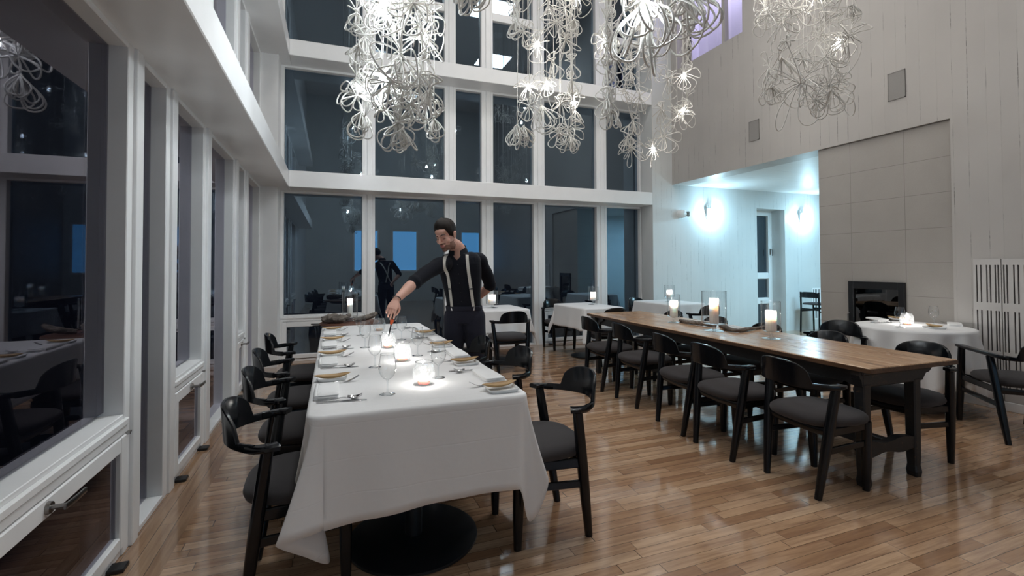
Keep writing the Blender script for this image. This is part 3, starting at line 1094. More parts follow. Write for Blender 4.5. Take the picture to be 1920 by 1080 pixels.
def make_chair(label, kind='dining'):
    t = thing('dining_armchair', label, 'chair')
    seat_cushion().build('seat', 'seat_fabric', t, 70)
    if kind == 'dining':
        back_plate().build('backrest', 'black_wood', t, 40)
        rear_top, rear_bot = (.238, -.105, .640), (.186, -.19, 0)
        front_top, front_bot = (.190, .182, .415), (.176, .186, 0)
        ytip = -.065
        yr = -.285
    else:
        back_plate(y_rear=-.42, ztop=.80).build('backrest', 'black_wood', t, 40)
        rear_top, rear_bot = (.243, -.15, .636), (.215, -.29, 0)
        front_top, front_bot = (.246, .215, .640), (.225, .315, 0)
        ytip = .265
        yr = -.42
    for s in (-1, 1):
        arm(s, ytip, y_rear=yr).build('armrest', 'black_wood', t, 45)
        for top, bot in ((rear_top, rear_bot), (front_top, front_bot)):
            a, b = Vector((s * bot[0], bot[1], bot[2])), Vector((s * top[0], top[1], top[2]))
            n = 6
            pts = [a.lerp(b, i / n) for i in range(n + 1)]
            rad = [.0180 + .0080 * math.sin(PI * min(1, i / n * .8)) for i in range(n + 1)]
            MB().tube(pts, rad, 12, power=2.7).build('leg', 'black_wood', t, 50)

        def on_leg(top, bot, z):
            k = z / top[2]
            return Vector((s * (bot[0] + (top[0] - bot[0]) * k), bot[1] + (top[1] - bot[1]) * k, z))
        MB().strip([on_leg(rear_top, rear_bot, .275), on_leg(front_top, front_bot, .285)], .036, .018, side=(0, 0, 1)).build('stretcher', 'black_wood', t, 0)
        MB().strip([on_leg(rear_top, rear_bot, .382), on_leg(front_top, front_bot, .388)], .046, .018, side=(0, 0, 1)).build('seat_rail', 'black_wood', t, 0)

    def lp(s, top, bot, z):
        k = z / top[2]
        return Vector((s * (bot[0] + (top[0] - bot[0]) * k), bot[1] + (top[1] - bot[1]) * k, z))
    for top, bot in ((rear_top, rear_bot), (front_top, front_bot)):
        pts = [lp(-1, top, bot, .385), lp(-.5, top, bot, .377), lp(0, top, bot, .374), lp(.5, top, bot, .377), lp(1, top, bot, .385)]
        MB().strip(pts, [.05, .042, .038, .042, .05], .018, side=(0, 0, 1)).build('seat_rail', 'black_wood', t, 45)
    return t


chair0 = make_chair('black armchair')
used = [False]


def chair(x, y, rz, label, group=None):
    c = chair0 if not used[0] else copy_tree(chair0)
    used[0] = True
    return place(c, (x, y, 0), rz, label, group)


EAST, WEST, NORTH, SOUTH = -PI / 2, PI / 2, 0.0, PI       # the way the chair faces
G1 = 'armchairs along the left side of the white clothed table'
for (x, y, a, lb) in [(-.130, 2.30, .0, 'black armchair left of the white table, nearest the camera'),
                      (-.165, 2.99, -.02, 'black armchair left of the white table, second from the camera'),
                      (-.208, 3.66, .02, 'black armchair left of the white table, third from the camera'),
                      (-.235, 4.48, .04, 'black armchair left of the white table, farthest along by the back windows')]:
    chair(x, y, EAST + a, lb, G1)
G2 = 'armchairs along the right side of the white clothed table'
for (x, y, a, lb) in [(1.015, 2.295, -.02, 'black armchair at the near right corner of the white table'),
                      (.965, 3.02, .10, 'black armchair right of the white table, second from the camera'),
                      (.86, 3.62, .06, 'black armchair right of the white table, just in front of the standing man')]:
    chair(x, y, WEST + a, lb, G2)
G3 = 'armchairs along the left side of the long wooden table'
for (x, y, a, lb) in [(2.815, 2.115, -.09, 'black armchair left of the wooden table, nearest the camera'),
                      (2.765, 2.705, -.05, 'black armchair left of the wooden table, second from the camera'),
                      (2.80, 3.205, -.12, 'black armchair left of the wooden table, third from the camera'),
                      (2.88, 3.955, -.06, 'black armchair left of the wooden table, fourth from the camera'),
                      (2.89, 4.60, -.03, 'black armchair left of the wooden table, farthest from the camera')]:
    chair(x, y, EAST + a, lb, G3)
G4 = 'armchairs along the right side of the long wooden table'
for (x, y, a, lb) in [(3.745, 2.17, -.04, 'black armchair right of the wooden table, nearest the camera'),
                      (3.66, 2.80, .0, 'black armchair right of the wooden table, second from the camera'),
                      (3.66, 3.40, .02, 'black armchair right of the wooden table, half hidden behind the near hurricane lamp'),
                      (3.66, 4.05, .0, 'black armchair right of the wooden table, just right of the large hurricane lamp'),
                      (3.70, 4.78, .0, 'black armchair right of the wooden table, farthest from the camera')]:
    chair(x, y, WEST + a, lb, G4)
G5 = 'armchairs around the small clothed tables at the back'
chair(2.12, 5.76, NORTH - .02, 'black armchair seen from behind at the small clothed table beside the man', G5)
chair(3.46, 6.98, SOUTH, 'black armchair between the middle small clothed table and the back windows', G5)
chair(3.52, 5.665, NORTH, 'black armchair at the near side of the middle small clothed table', G5)
chair(4.93, 6.68, SOUTH + .1, 'black armchair behind the small clothed table in the corner by the alcove', G5)
chair(5.02, 5.55, NORTH, 'black armchair at the near side of the corner small clothed table', G5)
chair(4.53, 3.22, R(106), 'black armchair left of the round table, turned away from it before the fireplace', 'armchairs at the round table')
lounge = make_chair('black armchair with splayed legs at the right edge, facing the round table', 'splayed')
place(lounge, (5.06, 2.105, 0), -R(39), 'black armchair with splayed legs at the right edge, facing the round table', 'armchairs at the round table')

# bar-height chair in the alcove
bc = thing('bar_chair', 'tall black bar chair with a gray seat against the alcove wall', 'chair', (9.02, 6.70, 0), -PI / 2 + .05)
m = MB()
rings = []
for s, z in ((.7, .545), (.97, .55), (1.0, .565), (.93, .58), (.6, .588)):
    rings.append([Vector((math.copysign(abs(math.cos(a)) ** .5, math.cos(a)) * .2 * s, math.copysign(abs(math.sin(a)) ** .5, math.sin(a)) * .2 * s, z)) for a in [2 * PI * k / 28 for k in range(28)]])
m.loft(rings).build('seat', 'seat_fabric', bc, 60)
for sx in (-1, 1):
    MB().tube([(sx * .19, -.20, 0), (sx * .185, -.185, .5), (sx * .18, -.20, .80)], .017, 10).build('leg', 'black_wood', bc, 50)
    MB().tube([(sx * .18, .19, 0), (sx * .175, .175, .545)], .017, 10).build('leg', 'black_wood', bc, 50)
    MB().strip([(sx * .187, -.19, .42), (sx * .178, .178, .42)], .03, .016, side=(0, 0, 1)).build('stretcher', 'black_wood', bc, 0)
for y in (-.188, .18):
    MB().strip([(-.18, y, .46), (.18, y, .46)], .035, .016, side=(0, 0, 1)).build('seat_rail', 'black_wood', bc, 0)
rings = []
for k in range(13):
    s = -1 + k / 6
    top = .70 + .105 * max(0, 1 - abs(s) ** 5) ** .5
    y = -.225 + .03 * s * s
    rings.append([Vector((s * .20, y - .009, .69)), Vector((s * .20, y - .009, top)), Vector((s * .20, y + .009, top)), Vector((s * .20, y + .009, .69))])
MB().loft(rings).build('backrest', 'black_wood', bc, 40)
# slotted grille in the alcove wall behind it
t = thing('wall_grille', 'low white slotted grille in the alcove wall behind the bar chair', 'grille', (9.62, BACKY, .20))
MB().box((-.28, -.010, 0), (.28, -.004, .66)).build('panel', 'white_paint', t, 0)
for k in range(12):
    x = -.24 + .043 * k + (.01 if k % 2 else 0)
    for z0, z1 in ((.03, .31), (.35, .63)):
        MB().box((x - .007, -.013, z0), (x + .007, -.0101, z1)).build('slot', 'dark_gap', t, 0)


# ---------------------------------------------------------------- tablecloths
def rect_cloth(name, x0, x1, y0, y1, z, drops, corners, label, group=None, rad=.014, wave=.010, seed=1, flare=.02, side_n=36):
    """linen over a table: drops = hang of (front, right, back, left); corners = hem points of the
    folded corners (FL, FR, BR, BL) as (along previous side, along next side, down), measured outwards"""
    rnd = random.Random(seed)
    ph = [rnd.uniform(0, 6.28) for _ in range(8)]
    M = 12
    cols = []          # (top point, outward, hem point)
    cx, cy_ = (x0 + x1) / 2, (y0 + y1) / 2
    sides = [((x0, y0), (x1, y0), (0, -1)), ((x1, y0), (x1, y1), (1, 0)), ((x1, y1), (x0, y1), (0, 1)), ((x0, y1), (x0, y0), (-1, 0))]
    e = .055
    for si, (a, b, n) in enumerate(sides):
        a, b, n = Vector((*a, 0)), Vector((*b, 0)), Vector((*n, 0))
        d = (b - a).normalized()
        L = (b - a).length
        D = drops[si]
        k = side_n
        first = None
        for j in range(k + 1):
            s = e + (L - 2 * e) * j / k
            w = math.sin(s * 9.0 / max(.5, L) * 2.2 + ph[si]) * .6 + math.sin(s * 17.0 / max(.5, L) + ph[si + 4]) * .4
            hem = a + d * s + n * (flare + wave * w) + Vector((0, 0, -D * (1 + .035 * math.sin(s * 5 + ph[si]))))
            cols.append((a + d * s, n, hem))
        # folded corner between this side and the next
        nx = sides[(si + 1) % 4]
        n2 = Vector((*nx[2], 0))
        d2 = (Vector((*nx[1], 0)) - Vector((*nx[0], 0))).normalized()
        h0 = cols[-1][2]
        s2 = e
        hend = b + d2 * s2 + n2 * flare + Vector((0, 0, -drops[(si + 1) % 4]))
        cp = corners[si]
        pts = [h0] + [b + n * p[0] + n2 * p[1] + Vector((0, 0, -p[2])) for p in cp] + [hend]
        cv = catmull(pts, 7)[1:-1]
        for j, h in enumerate(cv):
            q = (j + 1) / (len(cv) + 1)
            # round the corner of the table top
            ang = q * PI / 2
            t0 = b - d * e * (1 - q) ** 2 + d2 * e * q ** 2
            nn = (n * math.cos(ang) + n2 * math.sin(ang)).normalized()
            cols.append((t0, nn, h))
    rows = []
    N = len(cols)
    shrink = [0.0, .35, .75]
    for f in shrink:
        rows.append([Vector((cx + (c[0].x - cx) * f, cy_ + (c[0].y - cy_) * f, z)) for c in cols])
    for q in (0.0, .5, 1.0):
        a = q * PI / 2
        rows.append([c[0] + c[1] * (rad * math.sin(a)) + Vector((0, 0, z - rad * (1 - math.cos(a)))) for c in cols])
    for q in [.04, .09, .16, .25, .35, .46, .58, .70, .82, .92, 1.0]:
        row = []
        for c in cols:
            st = c[0] + c[1] * rad + Vector((0, 0, z - rad))
            en = c[2] + Vector((0, 0, z))
            p = st.lerp(en, q)
            g = q ** 1.25
            p.x = st.x + (en.x - st.x) * g
            p.y = st.y + (en.y - st.y) * g
            row.append(p)
        rows.append(row)
    mb = MB().loft(rows, cap=False)
    o = mb.build(name, 'cloth', None, 80)
    s = o.modifiers.new('cloth_thickness', 'SOLIDIFY')
    s.thickness = .0022
    s.offset = 1.0
    return tag(o, label, 'tablecloth', group)


# long white table
TX0, TX1, TY0, TY1, TZ = -.085, .845, 2.05, 5.02, .75
t = thing('dining_table', 'long rectangular pedestal table under the white cloth in the foreground', 'table', ((TX0 + TX1) / 2, (TY0 + TY1) / 2, 0))
hx, hy = (TX1 - TX0) / 2, (TY1 - TY0) / 2
MB().cbox((-hx + .004, -hy + .004, TZ - .034), (hx - .004, hy - .004, TZ - .0005), .004).build('tabletop', 'dark_wood', t, 0)
for yy in (-1.13, 0.03, 1.13):
    MB().lathe([(.31, 0), (.315, .004), (.315, .016), (.30, .021), (.06, .026)], (0, yy, 0), 48).build('base_plate', 'black_metal', t, 30)
    MB().tube([(0, yy, .02), (0, yy, .715)], .042, 20).build('pedestal', 'black_metal', t)
cor_FR = [(.045, -.04, .445), (.02, .0, .575), (.03, .05, .53), (.055, .085, .40), (.0, .08, .37), (-.08, .06, .33)]
cor_B = [(.06, .03, .40), (.10, .10, .46), (.03, .06, .36)]
cor_FL = [(.03, -.10, .36), (-.05, -.10, .52), (-.075, -.04, .61), (.02, .035, .52), (.108, .085, .437), (.05, .085, .43), (-.04, .06, .425)]
rect_cloth('tablecloth', TX0, TX1, TY0, TY1, TZ + .0022, (.415, .27, .36, .27), (cor_FR, cor_B, cor_B, cor_FL), 'white linen cloth over the long foreground table laid with place settings', 'white tablecloths', seed=4, wave=.012, flare=.045, side_n=60)


# small back tables
def small_table(x0, x1, y0, y1, label_t, label_c, seed, drop=.30, scale=1.0):
    t = thing('bistro_table', label_t, 'table', ((x0 + x1) / 2, (y0 + y1) / 2, 0), 0, 'small pedestal tables at the back')
    hx, hy = (x1 - x0) / 2, (y1 - y0) / 2
    MB().cbox((-hx + .004, -hy + .004, .716), (hx - .004, hy - .004, .7495), .004).build('tabletop', 'dark_wood', t, 0)
    MB().lathe([(.24, 0), (.245, .004), (.245, .016), (.23, .021), (.05, .026)], (0, 0, 0), 40).build('base_plate', 'black_metal', t, 30)
    MB().tube([(0, 0, .02), (0, 0, .716)], .035, 16).build('pedestal', 'black_metal', t)
    c = [(.02, .01, drop), (.075, .06, drop * 1.12), (.07, .07, drop * 1.55), (-.02, .09, drop * 1.35), (-.02, .03, drop)]
    rect_cloth('tablecloth', x0, x1, y0, y1, .7522, (drop, drop, drop, drop), (c, c, c, c), label_c, 'white tablecloths', seed=seed, wave=.014, flare=.035)


small_table(1.84, 2.52, 5.98, 6.78, 'small pedestal table under the cloth right beside the man', 'white cloth on the small table right beside the man', 5, .31)
small_table(3.235, 3.86, 5.73, 6.70, 'small pedestal table by the back windows with a round black base', 'white cloth on the small table standing before the back windows', 6, .31)
small_table(4.72, 5.42, 5.83, 6.72, 'small pedestal table in the corner next to the alcove wall', 'white cloth on the small corner table next to the alcove wall', 7, .31)

# round table
RCX, RCY, RR = 5.235, 2.92, .455
t = thing('round_table', 'round table under a floor length white cloth near the fireplace', 'table', (RCX, RCY, 0))
MB().lathe([(RR - .006, .716), (RR - .004, .72), (RR - .004, .747), (RR - .008, .7495), (.01, .7495)], (0, 0, 0), 56).build('tabletop', 'dark_wood', t, 30)
MB().lathe([(.25, 0), (.255, .004), (.255, .016), (.24, .021), (.05, .026)], (0, 0, 0), 40).build('base_plate', 'black_metal', t, 30)
MB().tube([(0, 0, .02), (0, 0, .716)], .035, 16).build('pedestal', 'black_metal', t)
rows = []
NR = 160
for f in (.0, .4, .8, .96):
    rows.append([Vector((RCX + RR * f * math.cos(2 * PI * k / NR), RCY + RR * f * math.sin(2 * PI * k / NR), .7522)) for k in range(NR)])
for q in [0, .03, .08, .16, .27, .4, .54, .7, .86, 1.0]:
    row = []
    for k in range(NR):
        a = 2 * PI * k / NR
        drop = .57 + .07 * math.cos(4 * (a - .35))
        fold = math.sin(13 * a + .6 * math.sin(3 * a)) * .5 + math.sin(7 * a + 1.3) * .5
        r = RR + .004 + (.045 + .020 * math.cos(4 * (a - .35))) * q + .066 * fold * q ** .5 * min(1, q * 5)
        r = min(r, 9)
        x = RCX + r * math.cos(a)
        x = min(x, WALLX - .03)
        row.append(Vector((x, RCY + r * math.sin(a), .746 - drop * q)))
    rows.append(row)
o = MB().loft(rows, cap=False).build('tablecloth', 'cloth', None, 80)
s = o.modifiers.new('cloth_thickness', 'SOLIDIFY')
s.thickness, s.offset = .0022, 1.0
tag(o, 'white cloth with deep folds hanging over the round table', 'tablecloth', 'white tablecloths')

# ---------------------------------------------------------------- long wooden table
WZ = .737
wt = thing('farm_table', 'long worn pine table on dark painted trestle legs', 'table', (3.405, 3.60, 0), -R(1.7))
hx, hy = .40, 1.745
rnd = random.Random(2)
tp = MB()
nb = 3
for k in range(nb):
    a, b = -hx + 2 * hx * k / nb + (.0008 if k else 0), -hx + 2 * hx * (k + 1) / nb - (.0008 if k < nb - 1 else 0)
    tp.cbox((a, -hy + rnd.uniform(-.002, .002), WZ - .030), (b, hy + rnd.uniform(-.002, .002), WZ), .004)
tp.build('tabletop', 'table_wood', wt, 0)
eb = MB()
for lo, hi in (((-hx - .003, -hy - .004), (-hx + .001, hy + .004)), ((hx - .001, -hy - .004), (hx + .003, hy + .004)), ((-hx + .001, -hy - .0045), (hx - .001, -hy + .001)), ((-hx + .001, hy - .001), (hx - .001, hy + .0045))):
    eb.box((*lo, WZ - .031), (*hi, WZ - .006))
eb.build('edge_moulding', 'edge_wood', wt, 0)
LXA, LXB = -.325, .130            # the trestles stand off-centre under the boards
for yy, sgn in ((-hy + .10, -1), (hy - .15, 1)):
    # moulded end apron with curled brackets that reach under the top
    ap = MB()
    ap.cbox((LXA - .035, yy - .03, WZ - .135), (LXB + .035, yy + .03, WZ - .031), .006)
    ap.cbox((LXA - .045, yy - .038, WZ - .062), (LXB + .13, yy + .038, WZ - .031), .008)
    ap.build('end_apron', 'dark_wood', wt, 0)
    for s in (-1, 1):
        lx = LXA if s < 0 else LXB
        br = MB()
        prof = [(0, 0), (0, -.10), (.02, -.098), (.035, -.075), (.05, -.055), (.075, -.05), (.095, -.03), (.10, 0)]
        x0 = lx + s * .03
        rr = [[Vector((x0 + s * p[0] * (1.2 if s > 0 else .35), yy - .028, WZ - .031 + p[1])) for p in prof], [Vector((x0 + s * p[0] * (1.2 if s > 0 else .35), yy + .028, WZ - .031 + p[1])) for p in prof]]
        br.loft(rr)
        br.build('bracket', 'dark_wood', wt, 0)
        br = MB()
        rr = [[Vector((lx - .03, yy - sgn * (.03 + p[0] * 1.5), WZ - .031 + p[1])) for p in prof], [Vector((lx + .03, yy - sgn * (.03 + p[0] * 1.5), WZ - .031 + p[1])) for p in prof]]
        br.loft(rr)
        br.build('bracket', 'dark_wood', wt, 0)
        lg = MB()
        rings = []
        for z, w, d in ((0, .026, .031), (.03, .030, .034), (.07, .025, .029), (.12, .028, .031), (.45, .030, .033), (.60, .031, .034), (WZ - .12, .033, .035)):
            c = .008
            rings.append([Vector((lx + a, yy + b, z)) for a, b in ((-w + c, -d), (w - c, -d), (w, -d + c), (w, d - c), (w - c, d), (-w + c, d), (-w, d - c), (-w, -d + c))])
        lg.loft(rings)
        lg.build('leg', 'dark_wood', wt, 0)
    st = MB()
    rings = []
    for k in range(9):
        q = k / 8
        x = LXA + .02 + (LXB - LXA - .04) * q
        hgt = .036 + .010 * math.cos(q * 9) + .014 * abs(q - .5)
        rings.append([Vector((x, yy - .022, .22 - hgt)), Vector((x, yy + .022, .22 - hgt)), Vector((x, yy + .024, .22 + hgt)), Vector((x, yy - .024, .22 + hgt))])
    st.loft(rings)
    st.build('end_stretcher', 'dark_wood', wt, 45)
for lx in (LXA, LXB):
    sa = MB()
    sa.cbox((lx - .012, -hy + .12, WZ - .125), (lx + .012, hy - .17, WZ - .031), .003)
    sa.build('side_apron', 'dark_wood', wt, 0)
MB().cbox(((LXA + LXB) / 2 - .026, -hy + .12, .175), ((LXA + LXB) / 2 + .026, hy - .17, .255), .006).build('long_stretcher', 'dark_wood', wt, 0)


# ================================================================ THINGS ON THE TABLES
CANDLE = (1.0, 0.95, 0.90)
TT = TZ + .0026                 # top of the linen on the long table


def flame_mesh(h=.026, r=.0065):
    return MB().lathe([(.0015, 0), (r * .7, h * .15), (r, h * .36), (r * .75, h * .62), (r * .3, h * .85), (.0006, h)], (0, 0, 0), 10)


def wine_glass_master():
    t = thing('wine_glass', 'x', 'glass')
    foot = MB().lathe([(.0365, .0008), (.0365, .0022), (.028, .0032), (.012, .0062), (.0048, .012)], n=28, cap=False)
    foot.build('foot', 'thick_glass', t, 60)
    MB().lathe([(.0048, .012), (.0038, .025), (.0036, .045), (.0042, .062), (.008, .070)], n=14, cap=False).build('stem', 'thick_glass', t, 60)
    prof = [(.008, .070), (.020, .077), (.031, .090), (.0385, .107), (.0412, .124), (.0405, .142), (.0375, .160), (.0335, .178), (.0318, .188)]
    MB().lathe(prof, n=32, cap=False).build('bowl', 'glass', t, 60)
    MB().lathe([(.0318 + .0011 * math.cos(q), .188 + .0011 * math.sin(q)) for q in [2 * PI * k / 6 for k in range(6)]], n=32, closed_profile=True).build('rim', 'thick_glass', t, 60)
    return t


wg = [wine_glass_master(), False]


def wine_glass(x, y, z, label, group, scale=1.0):
    g = wg[0] if not wg[1] else copy_tree(wg[0])
    wg[1] = True
    place(g, (x, y, z), random.uniform(0, 6), label, group)
    g.scale = (scale,) * 3
    return g


ORD = ['nearest the camera', 'second from the camera', 'third from the camera', 'farthest from the camera']
for side, pts in (('left', [(.239, 2.275), (.234, 2.91), (.222, 3.635), (.224, 4.285)]), ('right', [(.527, 2.51), (.529, 3.18), (.521, 3.91), (.533, 4.60)])):
    for k, (x, y) in enumerate(pts):
        wine_glass(x, y, TT, 'clear stemmed wine glass in the %s row on the white table, %s' % (side, ORD[k]), 'wine glasses on the long white table')


def votive_master(lit=True):
    t = thing('votive_holder' if lit else 'unlit_votive_holder', 'x', 'candle holder')
    prof = [(.006, .001), (.036, .0012), (.044, .006), (.053, .026), (.0565, .050), (.0545, .074), (.0475, .096), (.0425, .108), (.0432, .114)]
    mb = MB().lathe(prof, n=36, cap=False)
    mb.build('glass_bowl', 'relief_glass', t, 60)
    MB().lathe([(.0432 + .002 * math.cos(q), .114 + .002 * math.sin(q)) for q in [2 * PI * k / 6 for k in range(6)]], n=36, closed_profile=True).build('rim', 'thick_glass', t, 60)
    MB().lathe([(.030, .003), (.0315, .005), (.0315, .022), (.028, .0225), (.002, .021)], n=24).build('tea_candle', 'amber_wax', t, 40)
    return t


def lit(t, z, power, h=.026, r=.0065):
    o = flame_mesh(h, r).build('flame', 'flame', t, 60)
    o.location = (0, 0, z)
    point('candle_light', (0, 0, z + h * .6), power, CANDLE, .012, t)


vb = votive_master()
VOT = [(.432, 2.405, 'glowing pressed glass votive bowl on the white table, nearest the camera', 1), (.412, 3.045, 'glowing pressed glass votive bowl on the white table, second from the camera', 1),
       (.378, 3.57, 'glowing pressed glass votive bowl that the man is lighting', 1), (.402, 4.53, 'unlit pressed glass votive bowl at the far end of the white table', 0)]
for k, (x, y, lb, on) in enumerate(VOT):
    v = vb if k == 0 else copy_tree(vb)
    place(v, (x, y, TT), k * .7, lb, 'votive bowls')
v = copy_tree(vb)
place(v, (5.28, 2.99, .7528), .3, 'glowing pressed glass votive bowl on the round table', 'votive bowls')
vots = [o for o in COL.objects if o.get('group') == 'votive bowls']
for v in vots:
    if not v['label'].startswith('unlit'):
        lit(v, .022, 3.0 if v['label'].startswith('glowing pressed glass votive bowl on the round') else 1.9)


# ---------------------------------------------------------------- place settings
def plate_mesh():
    rings = []
    for s, z in ((.86, 0), (.90, .002), (1.0, .016), (1.0, .018), (.97, .0175), (.86, .006), (.55, .0055), (.1, .0055)):
        rings.append([Vector((math.copysign(abs(math.cos(a)) ** .35, math.cos(a)) * .068 * s, math.copysign(abs(math.sin(a)) ** .35, math.sin(a)) * .075 * s, z)) for a in [2 * PI * (k + .5) / 32 for k in range(32)]])
    return MB().loft(rings)


def boat_mesh():
    """dried bamboo-sheath boat: a shallow leaf-shaped trough with lifted tips"""
    rings = []
    n = 17
    for k in range(n):
        q = k / (n - 1)
        s = -1 + 2 * q
        w = .026 * (1 - abs(s) ** 2.6) + .0035
        z = .005 + .022 * abs(s) ** 2.4
        ring = []
        for j in range(9):
            u = -1 + j / 4
            ring.append(Vector((s * .092, u * w, z + .016 * abs(u) ** 1.7 * (1 - abs(s) ** 3))))
        for j in range(9):
            u = 1 - j / 4
            ring.append(Vector((s * .092, u * (w - .0015), z + .0018 + .016 * abs(u) ** 1.7 * (1 - abs(s) ** 3))))
        rings.append(ring)
    return MB().loft(rings)


def napkin_mesh():
    """linen folded in four and doubled over: stacked soft layers"""
    mb = MB()
    for i, (dx, dy, z0, z1) in enumerate([(0, 0, 0, .008), (.002, -.002, .0075, .0155), (-.002, .002, .015, .0235)]):
        rings = []
        for s, z in ((.97, z0), (1.0, z0 + .002), (1.0, z1 - .002), (.97, z1), (.6, z1 + .001 * i)):
            rings.append([Vector((dx + math.copysign(abs(math.cos(a)) ** .28, math.cos(a)) * .122 * s, dy + math.copysign(abs(math.sin(a)) ** .28, math.sin(a)) * .049 * s + .002 * math.sin(a * 3), z)) for a in [2 * PI * (k + .5) / 40 for k in range(40)]])
        mb.loft(rings)
    # rounded fold along one long edge
    mb.tube([(-.118, -.048, .0118), (0, -.0495, .0118), (.118, -.048, .0118)], .0113, 10, flat=1.0)
    return mb


def fork_mesh():
    mb = MB()
    y = [0, .02, .06, .105, .118, .128]
    z = [.003, .004, .008, .012, .009, .006]
    mb.strip([(0, a, b) for a, b in zip(y, z)], [.012, .013, .009, .006, .008, .018], .0032, side=(1, 0, 0))
    mb.strip([(0, .126, .006), (0, .138, .0055), (0, .150, .008)], [.016, .021, .022], .0024, side=(1, 0, 0))
    for k in range(4):
        x = -.0088 + .00587 * k
        mb.strip([(x, .149, .0075), (x, .168, .0145), (x, .186, .023), (x * .93, .198, .030)], [.0036, .0034, .003, .0016], .002, side=(1, 0, 0))
    return mb


def spoon_mesh():
    mb = MB()
    mb.strip([(0, a, b) for a, b in ((0, .003), (.02, .004), (.06, .008), (.115, .014), (.138, .012))], [.012, .013, .009, .006, .008], .0032, side=(1, 0, 0))
    rings = []
    for k in range(9):
        q = k / 8
        yy = .132 + .062 * q
        w = .0205 * math.sin(PI * min(.98, max(.06, q ** .8)))
        zb = .012 - .010 * math.sin(PI * q) + .006 * q
        rings.append([Vector((u * w, yy, zb + .009 * (u * u))) for u in [-1 + j / 4 for j in range(9)]] + [Vector((u * w, yy, zb + .0016 + .009 * (u * u))) for u in [1 - j / 4 for j in range(9)]])
    mb.loft(rings)
    return mb


def knife_mesh():
    mb = MB()
    mb.strip([(0, a, .0045) for a in (0, .01, .05, .088, .095)], [.009, .012, .011, .008, .007], [.006, .008, .0075, .006, .004], side=(1, 0, 0))
    mb.strip([(0, a, .0045) for a in (.094, .11, .16, .195, .21)], [.007, .016, .018, .014, .004], .0018, side=(1, 0, 0))
    return mb


def proto(mesh, name, mat, cat):
    o = mesh.build(name, mat, None, 45)
    o['category'] = cat
    return [o, False]


KIT = {'plate': proto(plate_mesh(), 'side_plate', 'porcelain', 'plate'), 'boat': proto(boat_mesh(), 'bamboo_boat', 'boat_wood', 'wooden dish'),
       'napkin': proto(napkin_mesh(), 'folded_napkin', 'napkin', 'napkin'), 'fork': proto(fork_mesh(), 'fork', 'steel', 'fork'),
       'spoon': proto(spoon_mesh(), 'spoon', 'steel', 'spoon'), 'knife': proto(knife_mesh(), 'table_knife', 'steel', 'knife')}
DESC = {'plate': 'square white side plate', 'boat': 'bamboo boat dish', 'napkin': 'folded white napkin', 'fork': 'steel fork', 'spoon': 'steel spoon', 'knife': 'steel table knife'}


def lay(kind, ox, oy, z, rz, lx, ly, rot, where, dz=0.0):
    o, usedk = KIT[kind]
    if usedk:
        c = o.copy()
        COL.objects.link(c)
        o = c
    KIT[kind][1] = True
    c, s = math.cos(rz), math.sin(rz)
    o.location = (ox + c * lx - s * ly, oy + s * lx + c * ly, z + dz)
    o.rotation_euler = (0, 0, rz + rot)
    o['label'] = '%s %s' % (DESC[kind], where)
    o['group'] = {'plate': 'side plates', 'boat': 'bamboo boats', 'napkin': 'folded napkins', 'fork': 'forks', 'spoon': 'spoons', 'knife': 'knives'}[kind]


def setting(ox, oy, z, rz, where, rnd, mirror=1):
    j = lambda a: rnd.uniform(-a, a)
    lay('napkin', ox, oy, z, rz, 0, 0, j(.04), where)
    lay('fork', ox, oy, z, rz, -.165 + j(.006), -.045, j(.10) + .12, where)
    lay('knife', ox, oy, z, rz, .165 + j(.005), -.045, -.10 + j(.08), where)
    lay('spoon', ox, oy, z, rz, .140 + j(.006), -.048, -.06 + j(.06), where)
    lay('plate', ox, oy, z, rz, -.285, .018, j(.05), where)
    lay('boat', ox, oy, z, rz, -.262, .020, PI / 2 + .10 + j(.08), where, .0068)


rnd = random.Random(11)
for k, y in enumerate([2.40, 3.13, 3.80, 4.46]):
    setting(-.02, y, TT, EAST, 'at the left of the white table, place %s' % ORD[k], rnd)
for k, y in enumerate([2.435, 3.09, 3.76, 4.42]):
    setting(.775, y, TT, WEST, 'at the right of the white table, place %s' % ORD[k], rnd)

# round table: two settings and two round glasses
RT = .7528


def at_round(kind, x, y, rz, where, dz=0.0):
    p = on_z(x, y, RT)
    lay(kind, p.x, p.y, RT, rz, 0, 0, 0, where, dz)


wl, wr_ = 'at the left of the round table', 'at the right of the round table'
r1, r2 = EAST - .75, -R(41)
for args in (('napkin', 1646, 600.5, r1 + .2, wl), ('knife', 1632, 605, r1 + .3, wl), ('spoon', 1640, 606.5, r1 + .5, wl), ('plate', 1684, 599.5, r1, wl), ('boat', 1684, 599.5, r1 + 1.2, wl, .0068),
             ('napkin', 1789, 610.5, r2 + 1.2, wr_), ('plate', 1752, 616, r2 + .2, wr_), ('boat', 1752, 615.5, r2 + 1.9, wr_, .0068), ('fork', 1772, 606, r2, wr_)):
    at_round(*args)
wine_glass(5.02, 2.90, RT, 'clear wine glass on the round table, left of its votive bowl', 'wine glasses on the round table')
wine_glass(5.46, 2.86, RT, 'clear wine glass on the round table, right of its votive bowl', 'wine glasses on the round table')


